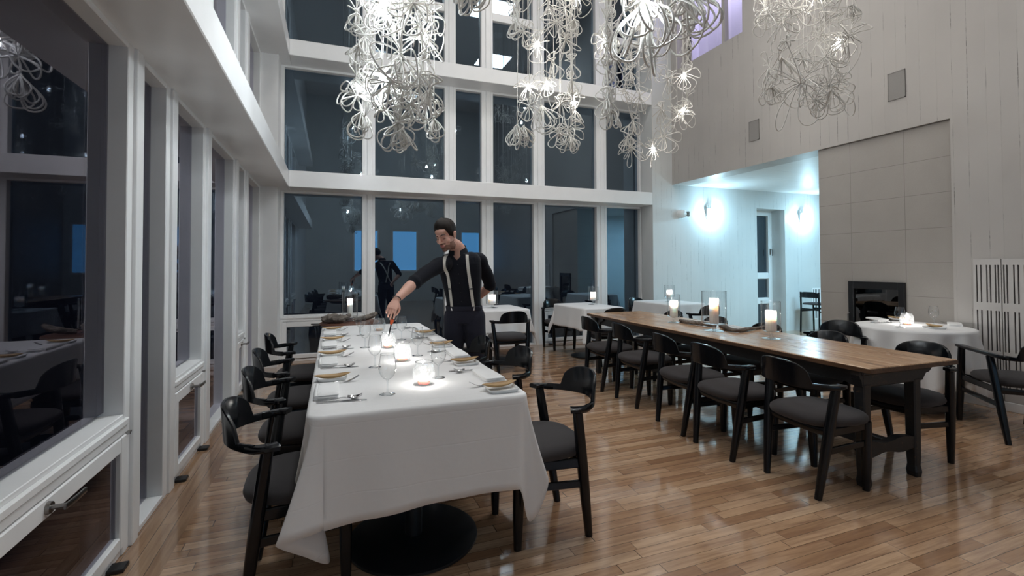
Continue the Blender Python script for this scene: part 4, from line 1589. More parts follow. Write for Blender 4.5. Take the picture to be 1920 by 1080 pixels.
# ---------------------------------------------------------------- hurricane lamps
def hurricane(x, y, z, h, r, foot, cr, ch, label, group, power, stem=.075):
    """footed glass cylinder with a pillar candle standing inside"""
    t = thing('hurricane_lamp', label, 'candle lamp', (x, y, z), 0, group)
    MB().lathe([(foot, .001), (foot, .004), (foot * .6, .009), (.016, .016), (.012, .03), (.016, stem - .008), (r * .55, stem - .001)], n=32, cap=False).build('foot', 'thick_glass', t, 60)
    MB().lathe([(.002, stem), (r * .92, stem + .001), (r, stem + .010), (r, stem + .02)], n=40, cap=False).build('base', 'thick_glass', t, 60)
    MB().lathe([(r, stem + .02), (r * 1.0, stem + h * .5), (r, stem + h)], n=40, cap=False).build('cylinder', 'cylinder_glass', t, 60)
    MB().lathe([(r + .0022 * math.cos(q), stem + h + .0022 * math.sin(q)) for q in [2 * PI * k / 6 for k in range(6)]], n=40, closed_profile=True).build('rim', 'thick_glass', t, 60)
    c = MB()
    top = stem + .004 + ch
    n = 28
    rings = []
    rn = random.Random(int(x * 100))
    lip = [rn.uniform(-.006, .004) for _ in range(n)]
    for q, zz in ((.96, stem + .003), (1, stem + .008), (1, stem + ch * .6), (.985, top)):
        rings.append([Vector((cr * q * math.cos(2 * PI * k / n), cr * q * math.sin(2 * PI * k / n), zz + (lip[k] if zz == top else 0))) for k in range(n)])
    for q, dz in ((.90, -.003), (.80, -.030), (.70, -.046), (.3, -.050), (.02, -.050)):
        rings.append([Vector((cr * q * math.cos(2 * PI * k / n), cr * q * math.sin(2 * PI * k / n), top + dz)) for k in range(n)])
    c.loft(rings)
    c.build('pillar_candle', 'wax', t, 50)
    lit(t, top - .050, power, .044, .010)
    return t


HG = 'hurricane lamps'
hurricane(3.385, 4.10, WZ + .0006, .237, .067, .063, .040, .170, 'medium hurricane lamp at the far end of the driftwood branch on the wooden table', HG, 6.0, .062)
hurricane(3.315, 3.46, WZ + .0006, .303, .109, .098, .041, .233, 'largest hurricane lamp, in the middle of the wooden table', HG, 7.0, .064)
hurricane(3.386, 2.91, WZ + .0006, .246, .073, .070, .042, .168, 'hurricane lamp nearest the camera on the wooden table', HG, 6.0, .062)
hurricane(3.70, 6.30, .7530, .205, .080, .075, .042, .12, 'hurricane lamp on the middle small clothed table', HG, 4.5, .065)
hurricane(2.10, 6.35, .7530, .185, .085, .085, .052, .13, 'hurricane lamp on the small clothed table beside the man', HG, 4.5, .055)
hurricane(5.12, 6.30, .7530, .205, .080, .075, .045, .12, 'hurricane lamp on the corner table next to the alcove wall', HG, 4.5, .065)
# side stand with serving board and driftwood behind the long table
t = thing('side_table', 'dark pedestal side table behind the far end of the white table', 'table', (.18, 5.62, 0))
MB().lathe([(.26, 0), (.265, .004), (.265, .018), (.05, .025)], n=40).build('base_plate', 'black_metal', t, 30)
MB().tube([(0, 0, .02), (0, 0, .675)], .035, 16).build('pedestal', 'black_metal', t)
MB().lathe([(.22, .675), (.225, .68), (.225, .698), (.22, .70)], n=40).build('tabletop', 'dark_wood', t, 30)
t = thing('serving_board', 'round reddish wooden board with dark handles behind the white table', 'board', (.18, 5.62, .7005))
MB().lathe([(.30, 0), (.318, .006), (.322, .016), (.315, .027), (.30, .030), (.01, .030)], n=56).build('board', 'board_wood', t, 40)
MB().tube([(-.31, -.03, .020), (-.40, -.05, .024)], .007, 8).build('handle', 'black_metal', t)
MB().tube([(-.30, -.10, .012), (-.38, -.13, .014)], .007, 8).build('handle', 'black_metal', t)
hurricane(.182, 5.66, .7310, .290, .083, .06, .030, .215, 'tall hurricane lamp among driftwood on the round serving board', HG, 5.5, .035)


def driftlog(pts, rads, seed, n=12, knobs=.18):
    rn = random.Random(seed)
    p = catmull(pts, 6)
    k = len(p)
    rr = []
    for i in range(k):
        q = i / (k - 1) * (len(rads) - 1)
        a = int(min(q, len(rads) - 2))
        rr.append((rads[a] + (rads[a + 1] - rads[a]) * (q - a)) * (1 + rn.uniform(-knobs, knobs)))
    mb = MB().tube(p, rr, n)
    for v in mb.v:
        v += Vector((rn.uniform(-1, 1), rn.uniform(-1, 1), rn.uniform(-1, 1))) * .09 * max(rads)
    return mb


o = driftlog([(-.13, 0, .045), (-.07, .01, .05), (0, 0, .055), (.07, -.01, .05), (.12, .0, .06), (.16, .03, .085)], [.030, .050, .052, .045, .03, .016], 3, knobs=.05).build('driftwood_chunk', 'driftwood', None, 35, (.02, 5.50, .7315))
tag(o, 'knobbly gray driftwood chunk on the left of the serving board', 'driftwood', 'driftwood on the serving board')
o = driftlog([(-.13, .02, .025), (-.06, .0, .035), (.0, -.02, .05), (.06, -.01, .07), (.11, .01, .095)], [.02, .028, .032, .030, .018], 8, knobs=.07).build('driftwood_chunk', 'driftwood', None, 35, (.355, 5.52, .7315))
tag(o, 'pale striped driftwood piece leaning on the right of the serving board', 'driftwood', 'driftwood on the serving board')


def branch(px, rads, seed, label):
    pts = [on_z(x, y, WZ + .002 + r) for (x, y), r in zip(px, rads)]
    c = pts[len(pts) // 2].copy()
    c.z = WZ + .002
    o = driftlog([p - c for p in pts], rads, seed, knobs=.10).build('driftwood_branch', 'driftwood', None, 40, tuple(c))
    tag(o, label, 'driftwood', 'driftwood on the wooden table')


branch([(1275, 601), (1291, 604), (1308, 605.5), (1326, 608), (1343, 611)], [.014, .020, .022, .021, .013], 5, 'thick gray driftwood branch lying between the far and middle hurricane lamps')
branch([(1350, 610), (1360, 613), (1372, 618.5), (1388, 619.5), (1404, 616.5), (1420, 615), (1434, 612.5)], [.014, .022, .018, .017, .017, .013, .009], 6, 'curved gray driftwood branch reaching towards the near hurricane lamp')


# ================================================================ THE WAITER
def rot_to(d, up=(0, 0, 1)):
    d = Vector(d).normalized()
    r = d.cross(Vector(up)).normalized()
    u = r.cross(d)
    return Matrix((r, d, u)).transposed()        # local x = right, y = forward, z = up


def remesh(mb_list, name, mats, parent, voxel, smooth_it=3, smooth_f=.5):
    mb = MB()
    for m in mb_list:
        mb.add(m.v, m.f)
    o = mb.build(name, mats, None, 180)
    md = o.modifiers.new('r', 'REMESH')
    md.mode = 'VOXEL'
    md.voxel_size = voxel
    if smooth_it:
        s = o.modifiers.new('s', 'SMOOTH')
        s.iterations = smooth_it
        s.factor = smooth_f
    dg = bpy.context.evaluated_depsgraph_get()
    me = bpy.data.meshes.new_from_object(o.evaluated_get(dg))
    bpy.data.objects.remove(o)
    me.name = name
    me.materials.clear()
    for m in mats if isinstance(mats, (list, tuple)) else [mats]:
        me.materials.append(MAT[m])
    me.polygons.foreach_set('use_smooth', [True] * len(me.polygons))
    o = bpy.data.objects.new(name, me)
    COL.objects.link(o)
    if parent:
        o.parent = parent
    return o


def limb(pts, rads, n=18, flat=1.0, sub=5, up=None):
    p = catmull(pts, sub)
    k = len(p)
    rr = []
    for i in range(k):
        q = i / (k - 1) * (len(rads) - 1)
        a = int(min(q, len(rads) - 2))
        w = q - a
        w = w * w * (3 - 2 * w)
        rr.append(rads[a] + (rads[a + 1] - rads[a]) * w)
    mb = MB().tube(p, rr, n, flat=flat, up=up)
    mb.ball(p[0], rr[0] * .99, 14, 8)
    mb.ball(p[-1], rr[-1] * .99, 14, 8)
    return mb


FACE = Vector((-.40, -.917, 0)).normalized()      # the way his chest faces
LEFT = Vector((-FACE.y, FACE.x, 0))
pel = on_y(871, 592, 4.13)
pel = Vector((pel.x, pel.y, .93))
nek = on_y(859, 466, 4.035)
person = thing('person', 'man in black shirt and cream suspenders reaching over the white table with a lighter', 'person', (pel.x, pel.y, 0))
PB = Vector((pel.x, pel.y, 0))


def sec(c, a, b, tilt=0.0, n=32, pw=2.35, front=0.0):
    ring = []
    for k in range(n):
        t = 2 * PI * k / n
        cx, sx = math.cos(t), math.sin(t)
        u = math.copysign(abs(cx) ** (2 / pw), cx) * a
        v = math.copysign(abs(sx) ** (2 / pw), sx) * b
        ring.append(Vector(c) + LEFT * u + FACE * (v + (front if v > 0 else 0) * 0) + Vector((0, 0, tilt * u)))
    return ring


def spine(z):
    q = (z - pel.z) / (nek.z - pel.z)
    p = pel.lerp(Vector((nek.x, nek.y, nek.z)), q)
    p.z = z
    bow = math.sin(PI * max(0, min(1, q)))
    return p - FACE * (.012 * bow)


def torso(dz, grow):
    rings = []
    prof = [(.90, .158, .112), (.955, .150, .108), (1.01, .146, .104), (1.08, .150, .106), (1.16, .160, .112), (1.24, .172, .118), (1.31, .180, .118), (1.36, .178, .110), (1.40, .158, .096), (1.432, .118, .080), (1.455, .078, .068)]
    for z, a, b in prof:
        tilt = .10 * max(0, (z - 1.2) / .25)
        rings.append(sec(spine(z), a + grow, b + grow, tilt))
    return MB().loft(rings)


shR = on_y(822, 497, 3.97)
shL = on_y(899, 488, 4.10)
elR = on_y(777, 529, 3.79)
wrR = on_y(743, 562, 3.625)
knR = on_y(736, 577, 3.585)
elL = on_y(922, 533, 4.22)
wrL = on_y(886, 566, 4.33)
headc = on_y(837, 441, 3.985)
FR = (.0)
camdir = Vector((-headc.x, -headc.y, 0)).normalized()
hd_yaw = R(-36)
hf = Vector((camdir.x * math.cos(hd_yaw) - camdir.y * math.sin(hd_yaw), camdir.x * math.sin(hd_yaw) + camdir.y * math.cos(hd_yaw), 0))
pitch = R(-20)
hf = (hf * math.cos(pitch) + Vector((0, 0, math.sin(pitch)))).normalized()
HM = rot_to(hf)
# a slight tilt of the head towards the hand
HM = HM @ Matrix.Rotation(R(5), 3, 'Y')
HS = 1.03


def hp(x, y, z):
    return headc + HM @ (Vector((x, y, z)) * HS)


def hball(c, r, n=20, k=14):
    return MB().ball(hp(*c), Vector(r) * HS, n, k, m=HM)


head = [hball((0, -.012, .036), (.074, .096, .084), 28, 18), hball((0, .030, -.030), (.060, .062, .086)), hball((0, .034, -.082), (.049, .054, .038)), hball((0, .074, -.104), (.022, .020, .019)),
        hball((.040, .060, -.030), (.024, .024, .026)), hball((-.040, .060, -.030), (.024, .024, .026)), hball((0, .083, -.066), (.028, .016, .020)),
        hball((.046, .012, -.085), (.018, .040, .026)), hball((-.046, .012, -.085), (.018, .040, .026)), hball((0, .062, .045), (.055, .035, .035))]
head.append(limb([hp(-.052, .072, .016), hp(-.025, .089, .021), hp(0, .089, .014), hp(.025, .089, .021), hp(.052, .072, .016)], [.005, .0105, .010, .0105, .005], 10))
head.append(limb([hp(0, .086, .012), hp(0, .100, -.010), hp(0, .115, -.034)], [.009, .0095, .0118], 12))
for s in (-1, 1):
    head.append(hball((s * .011, .102, -.038), (.009, .011, .008), 10, 8))
    head.append(hball((s * .031, .074, -.003), (.0155, .013, .013), 12, 8))
    ear = [hp(s * .074, -.002, -.030), hp(s * .079, -.004, -.012), hp(s * .084, -.012, .008), hp(s * .082, -.020, .018)]
    head.append(limb(ear, [.008, .011, .013, .008], 10))
    head.append(hball((s * .078, -.012, -.004), (.009, .016, .028), 12, 8))
head.append(limb([hp(-.021, .091, -.064), hp(-.008, .098, -.0605), hp(0, .0985, -.062), hp(.008, .098, -.0605), hp(.021, .091, -.064)], [.0035, .0055, .0055, .0055, .0035], 8))
head.append(limb([hp(-.019, .090, -.071), hp(0, .0965, -.0735), hp(.019, .090, -.071)], [.004, .0068, .004], 8))
neck = limb([spine(1.40) , Vector((nek.x, nek.y, nek.z)) - FACE * .005, hp(0, -.026, -.075), hp(0, -.02, -.03)], [.075, .060, .056, .055], 20)
body = [torso(0, -.016)] + head + [neck]
body.append(limb([shR, shR.lerp(elR, .5) + Vector((0, 0, .004)), elR], [.054, .048, .041]))
fm = elR.lerp(wrR, .32)
body.append(limb([elR, fm, elR.lerp(wrR, .7), wrR], [.040, .0435, .034, .0265]))
body.append(limb([shL, shL.lerp(elL, .5), elL], [.054, .048, .041]))
body.append(limb([elL, elL.lerp(wrL, .35), wrL], [.040, .042, .027]))
# legs under the trousers
hipR, hipL = PB - LEFT * .085 + Vector((0, 0, .90)), PB + LEFT * .085 + Vector((0, 0, .90))
ftR = PB - LEFT * .115 + Vector((0, 0, .07)) - FACE * .02
ftL = PB + LEFT * .150 + Vector((0, 0, .07)) - FACE * .03
knr = hipR.lerp(ftR, .50) + FACE * .025
knl = hipL.lerp(ftL, .50) + FACE * .025
for h, k, f in ((hipR, knr, ftR), (hipL, knl, ftL)):
    body.append(limb([h, h.lerp(k, .5), k, k.lerp(f, .35), f], [.080, .072, .052, .052, .036]))


def hand(wr, kn, wdir, curls, thumb_side, palm_n, L=.175):
    """palm, four unequal fingers with two bends each, thumb leaving the side of the palm"""
    parts = []
    h = (kn - wr).normalized()
    w = (wdir - h * wdir.dot(h)).normalized()
    n = h.cross(w)
    if n.dot(palm_n) < 0:
        n = -n
    pl = L * .50
    c = wr + h * pl
    pm = MB()
    rings = []
    for q, ww, tt in ((0, .026, .019), (.2, .030, .019), (.5, .037, .0175), (.8, .041, .015), (1.0, .039, .012), (1.06, .030, .007)):
        rings.append([wr + h * pl * q + w * (ww * math.cos(2 * PI * k / 20)) + n * (tt * math.sin(2 * PI * k / 20)) for k in range(20)])
    parts.append(pm.loft(rings))
    # a soft base under the thumb
    parts.append(MB().ball(wr + h * pl * .42 + w * thumb_side * .022 + n * .008, (.018, .018, .018), 12, 8))
    lens = [.070, .078, .074, .058]
    for i in range(4):
        off = (-.030 + .020 * i) * -thumb_side
        b = wr + h * (pl * (.97 - .03 * abs(i - 1.3))) + w * off
        fl = lens[i]
        d = h + w * (.06 * (-thumb_side) * (i - 1.2))
        p = [b - h * .015, b]
        a0 = 0
        for sgi, fr_ in enumerate((.45, .31, .24)):
            a0 += curls[i][sgi]
            dd = (d * math.cos(a0) + n * math.sin(a0)).normalized()
            p.append(p[-1] + dd * fl * fr_)
        parts.append(limb(p, [.0088, .0092, .0088, .0078, .0066], 10, sub=4))
    t0 = wr + h * pl * .30 + w * thumb_side * .024 + n * .004
    d1 = (h * .72 + w * thumb_side * .55 + n * .35).normalized()
    d2 = (h * .90 + w * thumb_side * .02 + n * .45).normalized()
    d3 = (h * .85 - w * thumb_side * .35 + n * .40).normalized()
    t1 = t0 + d1 * .036
    t2 = t1 + d2 * .032
    t3 = t2 + d3 * .026
    parts.append(limb([t0, t1, t2, t3], [.012, .0105, .0095, .0075], 10, sub=4))
    return parts


view = (EYE - wrR).normalized()
imgx = _r - view * _r.dot(view)
body += hand(wrR, knR, imgx, [(.30, .35, .2), (.22, .45, .3), (.35, .55, .4), (.5, .7, .5)], 1.0, -view, .172)
hb = (wrL - elL).normalized()
body += hand(wrL, wrL + (hb - Vector((0, 0, .25))).normalized() * .09, Vector((0, 0, 1)), [(.4, .5, .4), (.45, .55, .4), (.5, .6, .4), (.5, .6, .5)], 1.0, -FACE, .172)
for m in body:
    for v in m.v:
        v -= PB
bo = remesh(body, 'body', ['skin', 'stubble', 'lips'], person, .0036, 2, .45)
HI = HM.inverted()
me = bo.data
hc = headc - PB
for p in me.polygons:
    q = HI @ (p.center - hc) / HS
    if abs(q.x) < .12 and abs(q.y) < .15 and -.16 < q.z < .16:
        lip = abs(q.x) < .0225 - .5 * abs(q.z + .0665) and -.0785 < q.z < -.0555 and q.y > .085
        if lip:
            p.material_index = 2
            continue
        jaw = -.042 - .30 * max(0, q.y - .045) - .010 * math.sin(q.x * 90)
        side = abs(q.x) > .050 and q.y < .050
        beard = q.z < jaw - (0 if side else .016) and q.y > -.008 and q.z > -.128 and abs(q.x) < .078
        burn = abs(q.x) > .058 and -.015 < q.y < .022 and q.z < .012 and abs(q.x) < .0735 and q.z > -.06
        mous = abs(q.x) < .031 and -.0575 < q.z < -.0445 and q.y > .078
        if beard or burn or mous:
            p.material_index = 1


def prt(mbs, name, mat, voxel=None, sm=2):
    mbs = mbs if isinstance(mbs, list) else [mbs]
    for m in mbs:
        for v in m.v:
            v -= PB
    if voxel:
        return remesh(mbs, name, mat, person, voxel, sm, .5)
    mb = MB()
    for m in mbs:
        mb.add(m.v, m.f)
    return mb.build(name, mat, person, 60)


# hair: short at the sides, swept up in front
n, rings = 44, []
for j in range(13):
    ring = []
    for k in range(n):
        th = 2 * PI * k / n                       # 0 = right, pi/2 = front
        fx, fy = math.cos(th), math.sin(th)
        # hairline height by direction
        if fy > 0:
            line = .054 * fy ** .7 + .010 * (1 - fy ** .7) + (.012 if abs(fx) < .75 else -.004)
            if abs(fx) > .80:
                line = -.018 + .03 * fy
        else:
            line = -.012 - .062 * (-fy) ** .6
        e0 = math.asin(max(-.95, min(.95, (line - .036) / .090)))
        el = e0 + (PI / 2 - e0) * (j / 12)
        top = max(0, math.sin(el))
        thk = .005 + .017 * top ** 1.3 + .030 * max(0, fy) ** 1.5 * math.sin(min(1, j / 7) * PI / 2) * (1 - .55 * top)
        thk *= min(1, .35 + j * .35)
        thk += (.0022 * math.sin(13 * th + 5 * el) * top + .0015 * math.sin(29 * th)) * (1 - top ** 4)
        rr = Vector((.0745 + thk, .0965 + thk, .0845 + thk))
        ce = max(math.cos(el), .012)
        ring.append(hp(rr.x * ce * fx, -.012 + rr.y * ce * fy, .036 + rr.z * math.sin(el)))
    rings.append(ring)
prt(MB().loft(rings), 'hair', 'hair')
brow = []
for s in (-1, 1):
    brow.append(limb([hp(s * .014, .0985, .020), hp(s * .030, .096, .026), hp(s * .050, .079, .021)], [.0036, .0042, .0025], 8, sub=3))
prt(brow, 'eyebrows', 'hair')
lash = []
for s in (-1, 1):
    lash.append(limb([hp(s * .018, .0835, -.006), hp(s * .031, .0885, -.0095), hp(s * .044, .080, -.006)], [.0014, .0019, .0014], 6, sub=3))
prt(lash, 'eyelashes', 'eye')

# shirt with rolled sleeves, collar and buttons
sv = [torso(0, .006)]
hemR = elR.lerp(wrR, .05)
hemL = elL.lerp(wrL, .08)
sv.append(limb([spine(1.39) - LEFT * .10, shR.lerp(spine(1.39), .3), shR + Vector((0, 0, .002)), shR.lerp(elR, .2)], [.070, .066, .064, .061]))
sv.append(limb([spine(1.39) + LEFT * .10, shL.lerp(spine(1.39), .3), shL + Vector((0, 0, .002)), shL.lerp(elL, .2)], [.085, .074, .067, .062]))
sv.append(limb([shR - LEFT * -.02, shR.lerp(elR, .5) + Vector((0, 0, .006)), hemR], [.066, .061, .055]))
sv.append(limb([shL + LEFT * -.02, shL.lerp(elL, .5), hemL], [.066, .061, .055]))
for hem, el, sh in ((hemR, elR, shR), (hemL, elL, shL)):
    d = (el - sh).normalized()
    sv.append(MB().tube([hem - d * .030, hem - d * .028, hem, hem + d * .004], [.056, .0605, .060, .054], 20))
sv.append(MB().tube([spine(1.425), Vector((nek.x, nek.y, nek.z - .045)) - FACE * .012], [.095, .070], 24))
shirt = prt(sv, 'shirt', 'shirt', .006, 3)
# open neck: cut a V out of the front
zV = on_y(855, 487, 3.95).z
import bmesh as _bm
bmv = _bm.new()
bmv.from_mesh(shirt.data)
ctr = Vector((nek.x, nek.y, 0)) - PB
dead = []
for f in bmv.faces:
    c = f.calc_center_median() - ctr
    if c.dot(FACE) > -.01 and c.z > zV and abs(c.dot(LEFT)) < .004 + .85 * (c.z - zV):
        dead.append(f)
_bm.ops.delete(bmv, geom=dead, context='FACES')
bmv.to_mesh(shirt.data)
bmv.free()
# collar: a stand round the neck with a turned-down leaf, open in front
rings = []
base = Vector((nek.x, nek.y, nek.z)) - PB - FACE * .004
K = 25
for k in range(K):
    a = -2.72 + 5.44 * k / (K - 1)              # 0 = back of the neck
    fr = abs(a) / 2.72
    dr = -FACE * math.cos(a) + LEFT * math.sin(a)
    drop = .052 * max(0, fr - .35) / .65
    r_in, zt = .064 - .004 * fr, .030 - drop
    leaf = .040 + .030 * max(0, fr - .55) / .45
    pts = [(r_in, zt - .040), (r_in - .001, zt), (r_in + .005, zt + .003), (r_in + .016 + .012 * fr, zt - leaf), (r_in + .012 + .012 * fr, zt - leaf - .002), (r_in + .003, zt - .006), (r_in + .003, zt - .040)]
    rings.append([base + dr * r + Vector((0, 0, z)) for r, z in pts])
MB().loft(rings).build('collar', 'shirt', person, 60)
dg = bpy.context.evaluated_depsgraph_get()
bvh = BVHTree.FromObject(shirt, dg)


def on_shirt(u, z, back=False, lift=.003):
    o = spine(z) - PB + LEFT * u + FACE * (-.6 if back else .6)
    d = FACE * (1 if back else -1)
    h = bvh.ray_cast(o, d)
    if h[0] is None:
        return None
    return h[0] - d * lift, h[1]


def ribbon(path, w, th=.0025):
    pts = [p for p, _ in path]
    mb = MB()
    rings = []
    for i, (p, nrm) in enumerate(path):
        t = (pts[min(i + 1, len(pts) - 1)] - pts[max(i - 1, 0)]).normalized()
        s = t.cross(nrm).normalized() * w / 2
        b = nrm.normalized() * th
        rings.append([p - s, p + s, p + s + b, p - s + b])
    return mb.loft(rings)


for s, u0, u1 in ((-1, -.096, -.090), (1, .082, .098)):
    path = []
    for k in range(44):
        q = k / 43
        z = 1.445 - (1.445 - .975) * q
        h = on_shirt(u0 + (u1 - u0) * q, z, False, .005)
        if h:
            path.append(h)
    # webbing under tension does not follow every hollow
    for _ in range(6):
        pp = [p for p, _n in path]
        for k in range(1, len(path) - 1):
            avg = (pp[k - 1] + pp[k + 1]) / 2
            if (avg - pp[k]).dot(FACE) > 0:
                path[k] = (avg, path[k][1])
        nn = [n for _p, n in path]
        for k in range(1, len(path) - 1):
            path[k] = (path[k][0], (nn[k - 1] + nn[k] + nn[k + 1]).normalized())
    ribbon(path, .026).build('suspender', 'suspender', person, 60)
    pz_ = path[-1][0]
    cb = MB().cbox((-.011, -.005, -.018), (.011, .005, .018), .003, m=Matrix.Translation(pz_) @ rot_to(FACE).to_4x4())
    cb.build('suspender_clip', 'steel', person, 0)
    pa = path[int(len(path) * .62)]
    MB().cbox((-.016, -.003, -.006), (.016, .006, .006), .002, m=Matrix.Translation(pa[0]) @ rot_to(FACE).to_4x4()).build('suspender_slide', 'black_metal', person, 0)
# crossing straps down his back
for s in (-1, 1):
    path = []
    for k in range(24):
        q = k / 23
        z = 1.425 - (1.425 - .99) * q
        u = s * (.095 - .19 * min(1, q / .62 * .5)) if q < .62 else s * (.0 - .06 * (q - .62) / .38)
        h = on_shirt(u, z, True)
        if h:
            path.append(h)
    ribbon(path, .026).build('suspender', 'suspender', person, 60)
for z in (1.36, 1.28, 1.20, 1.12, 1.04):
    h = on_shirt(0.0, z, False, .002)
    if h:
        MB().ball(h[0], (.005, .005, .005), 10, 6).build('button', 'black_metal', person, 60)

# trousers
tr = []
rings = []
for z, a, b in ((.84, .165, .118), (.90, .166, .122), (.95, .160, .118), (.985, .155, .113)):
    rings.append(sec(spine(z), a, b))
tr.append(MB().loft(rings))
for h, k, f in ((hipR, knr, ftR), (hipL, knl, ftL)):
    tr.append(limb([h, h.lerp(k, .45), k, k.lerp(f, .5), f + Vector((0, 0, -.01))], [.102, .094, .076, .068, .062]))
prt(tr, 'trousers', 'trousers', .008, 3)
rings = []
for z, g in ((.957, .004), (.96, .008), (.992, .008), (.995, .003)):
    rings.append(sec(spine(z), .156 + g, .114 + g))
prt(MB().loft(rings, cap=False), 'waistband', 'trousers')
for f in (ftR, ftL):
    M4 = Matrix.Translation(Vector((f.x, f.y, 0)) - PB) @ rot_to(FACE).to_4x4()
    sh = MB()
    rings = []
    for y, w, h in ((-.085, .020, .055), (-.07, .034, .075), (-.02, .040, .095), (.05, .043, .070), (.11, .048, .052), (.16, .040, .040), (.185, .016, .028)):
        rings.append([M4 @ Vector((w * math.cos(t) if abs(math.cos(t)) > .01 else 0, y, max(.002, h * .5 + h * .5 * math.sin(t)))) for t in [2 * PI * k / 16 for k in range(16)]])
    sh.loft(rings)
    sh.build('shoe', 'leather', person, 60)
# bracelet
d = (knR - wrR).normalized()
a = d.orthogonal().normalized()
b = d.cross(a)
MB().tube([wrR - PB + d * -.012 + (a * math.cos(q) + b * math.sin(q)) * .0305 for q in [2 * PI * k / 24 for k in range(24)]], .0035, 8, closed=True).build('bracelet', 'black_metal', person)

# the long lighter in his hand
l0 = on_y(738, 586, 3.590)
l1 = Vector((.382, 3.565, .835))
lt = thing('candle_lighter', 'black and orange long nosed lighter held by the man into the votive bowl', 'lighter', tuple(l0))
D = l1 - l0
up_ = D.normalized()
MB().tube([up_ * -.035, up_ * .0, D * .34], [.011, .0135, .012], 12).build('grip', 'black_metal', lt)
MB().tube([D * .30, D * .36, D * .50], [.0125, .013, .0085], 12).build('collar', 'orange', lt)
MB().tube([D * .48, D * .75, D], [.0055, .0052, .005], 10).build('nozzle', 'black_metal', lt)


# ================================================================ CHANDELIERS
def petal(mb, c, d, w, L, W, droop, r, n=22):
    pts = []
    for k in range(n + 1):
        t = k / n
        s = math.sin(PI * t)
        p = Vector(c) + d * (L * s ** .85) + w * (W * math.sin(2 * PI * t) * (.4 + .6 * s)) + Vector((0, 0, -droop * L * s * s))
        pts.append(p)
    mb.tube(pts, r, 6)


def rope_flower(c, n, L, r, rn, droop=.35, style='flower'):
    mb = MB()
    c = Vector(c)
    # the plane the loops open in
    a = rn.uniform(0, 2 * PI)
    ax = Vector((math.cos(a), math.sin(a), rn.uniform(-.3, .3))).normalized()
    for k in range(n):
        if style == 'hang':
            th = rn.uniform(-1.0, 1.0)
            d = (Vector((0, 0, -1)) + Vector((math.cos(a), math.sin(a), 0)) * th + Vector((rn.uniform(-.5, .5), rn.uniform(-.5, .5), 0))).normalized()
        elif style == 'strand':
            d = Vector((rn.uniform(-.6, .6), rn.uniform(-.6, .6), rn.choice([-1, -1, 1]))).normalized()
        else:
            th = 2 * PI * (k + rn.uniform(-.3, .3)) / n
            u = ax.cross(Vector((0, 0, 1))).normalized()
            v = ax.cross(u)
            d = (u * math.cos(th) + v * math.sin(th) + ax * rn.uniform(-.55, .55)).normalized()
        w = d.cross(Vector((rn.uniform(-1, 1), rn.uniform(-1, 1), rn.uniform(-1, 1)))).normalized()
        ll = L * rn.uniform(.72, 1.25)
        petal(mb, c, d, w, ll, ll * rn.uniform(.34, .58), droop * rn.uniform(.4, 1.2), r)
    # the knot
    kn = []
    for k in range(15):
        q = 2 * PI * k / 14
        kn.append(c + Vector((math.cos(2 * q) * r * 1.8, math.sin(3 * q) * r * 1.8, math.sin(2 * q + 1) * r * 1.8)))
    mb.tube(kn, r, 6)
    return mb


def chandelier(label, base, crop, items, Y, depth, rope_r, seed, group='knotted rope chandeliers', lightp=.85, lcol=(1.0, 0.96, 0.90)):
    """items: (x, y, size, style, bulb) read in a crop (x0, y0, scale) of the photo, hung about the plane y = Y"""
    rn = random.Random(seed)
    root = thing('rope_chandelier', label, 'chandelier', base, 0, group)
    B = Vector(base)
    MB().lathe([(.14, 0), (.15, -.006), (.15, -.03), (.12, -.045), (.01, -.05)], (0, 0, 0), 28).build('ceiling_plate', 'white_trim', root, 30)
    knots = []
    for i, it in enumerate(items):
        x, y, L, style, bulb = it[:5]
        dy = it[5] if len(it) > 5 else rn.uniform(-depth, depth)
        p = on_y(crop[0] + x / crop[2], crop[1] + y / crop[2], Y + dy) - B
        knots.append(p)
        n = {'flower': rn.randint(7, 10), 'big': rn.randint(7, 8), 'hang': rn.randint(7, 10), 'strand': rn.randint(8, 11)}[style]
        L *= 1.3
        rope_flower(p, n, L, rope_r, rn, .55 if style == 'big' else .3, 'flower' if style == 'big' else style).build('rope_flower', 'rope', root, 75)
        if rn.random() < .75 or bulb:
            q = Vector((p.x + rn.uniform(-.03, .03), p.y + rn.uniform(-.03, .03), -.03))
            mid = p.lerp(q, .35) + Vector((rn.uniform(-.02, .02), rn.uniform(-.02, .02), 0))
            MB().tube([p, p.lerp(mid, .5) + Vector((.004, 0, 0)), mid, q], rope_r * .62, 6).build('cord', 'rope', root, 75)
        if bulb:
            o = MB().tube([p + Vector((0, 0, .05)), p + Vector((0, 0, .015))], [.012, .014], 10).build('bulb_socket', 'rope', root)
            o = MB().ball(p + Vector((.0, -.012, -.012)), (.021, .021, .026), 12, 8).build('bulb', 'bulb' if bulb > 0 else 'bulb_off', root)
            if bulb > 0:
                point('bulb_light', p + Vector((.0, -.012, -.05)), bulb * lightp, lcol, .022, root)
    # slack loops of rope that run from one knot to the next
    for i in range(len(knots)):
        near = sorted((q for q in knots if .06 < (q - knots[i]).length < .5), key=lambda q: (q - knots[i]).length)[:4]
        if not near or rn.random() > .85:
            continue
        p, q = knots[i], rn.choice(near)
        sag = rn.uniform(.05, .17)
        side = Vector((rn.uniform(-.06, .06), rn.uniform(-.06, .06), 0))
        pts = [p.lerp(q, k / 16) + (side + Vector((0, 0, -sag))) * math.sin(PI * k / 16) ** .8 for k in range(17)]
        MB().tube(pts, rope_r, 6).build('slack_rope', 'rope', root, 75)
    return root


UPW = 13.0                      # watts of the bulbs higher up, above the picture


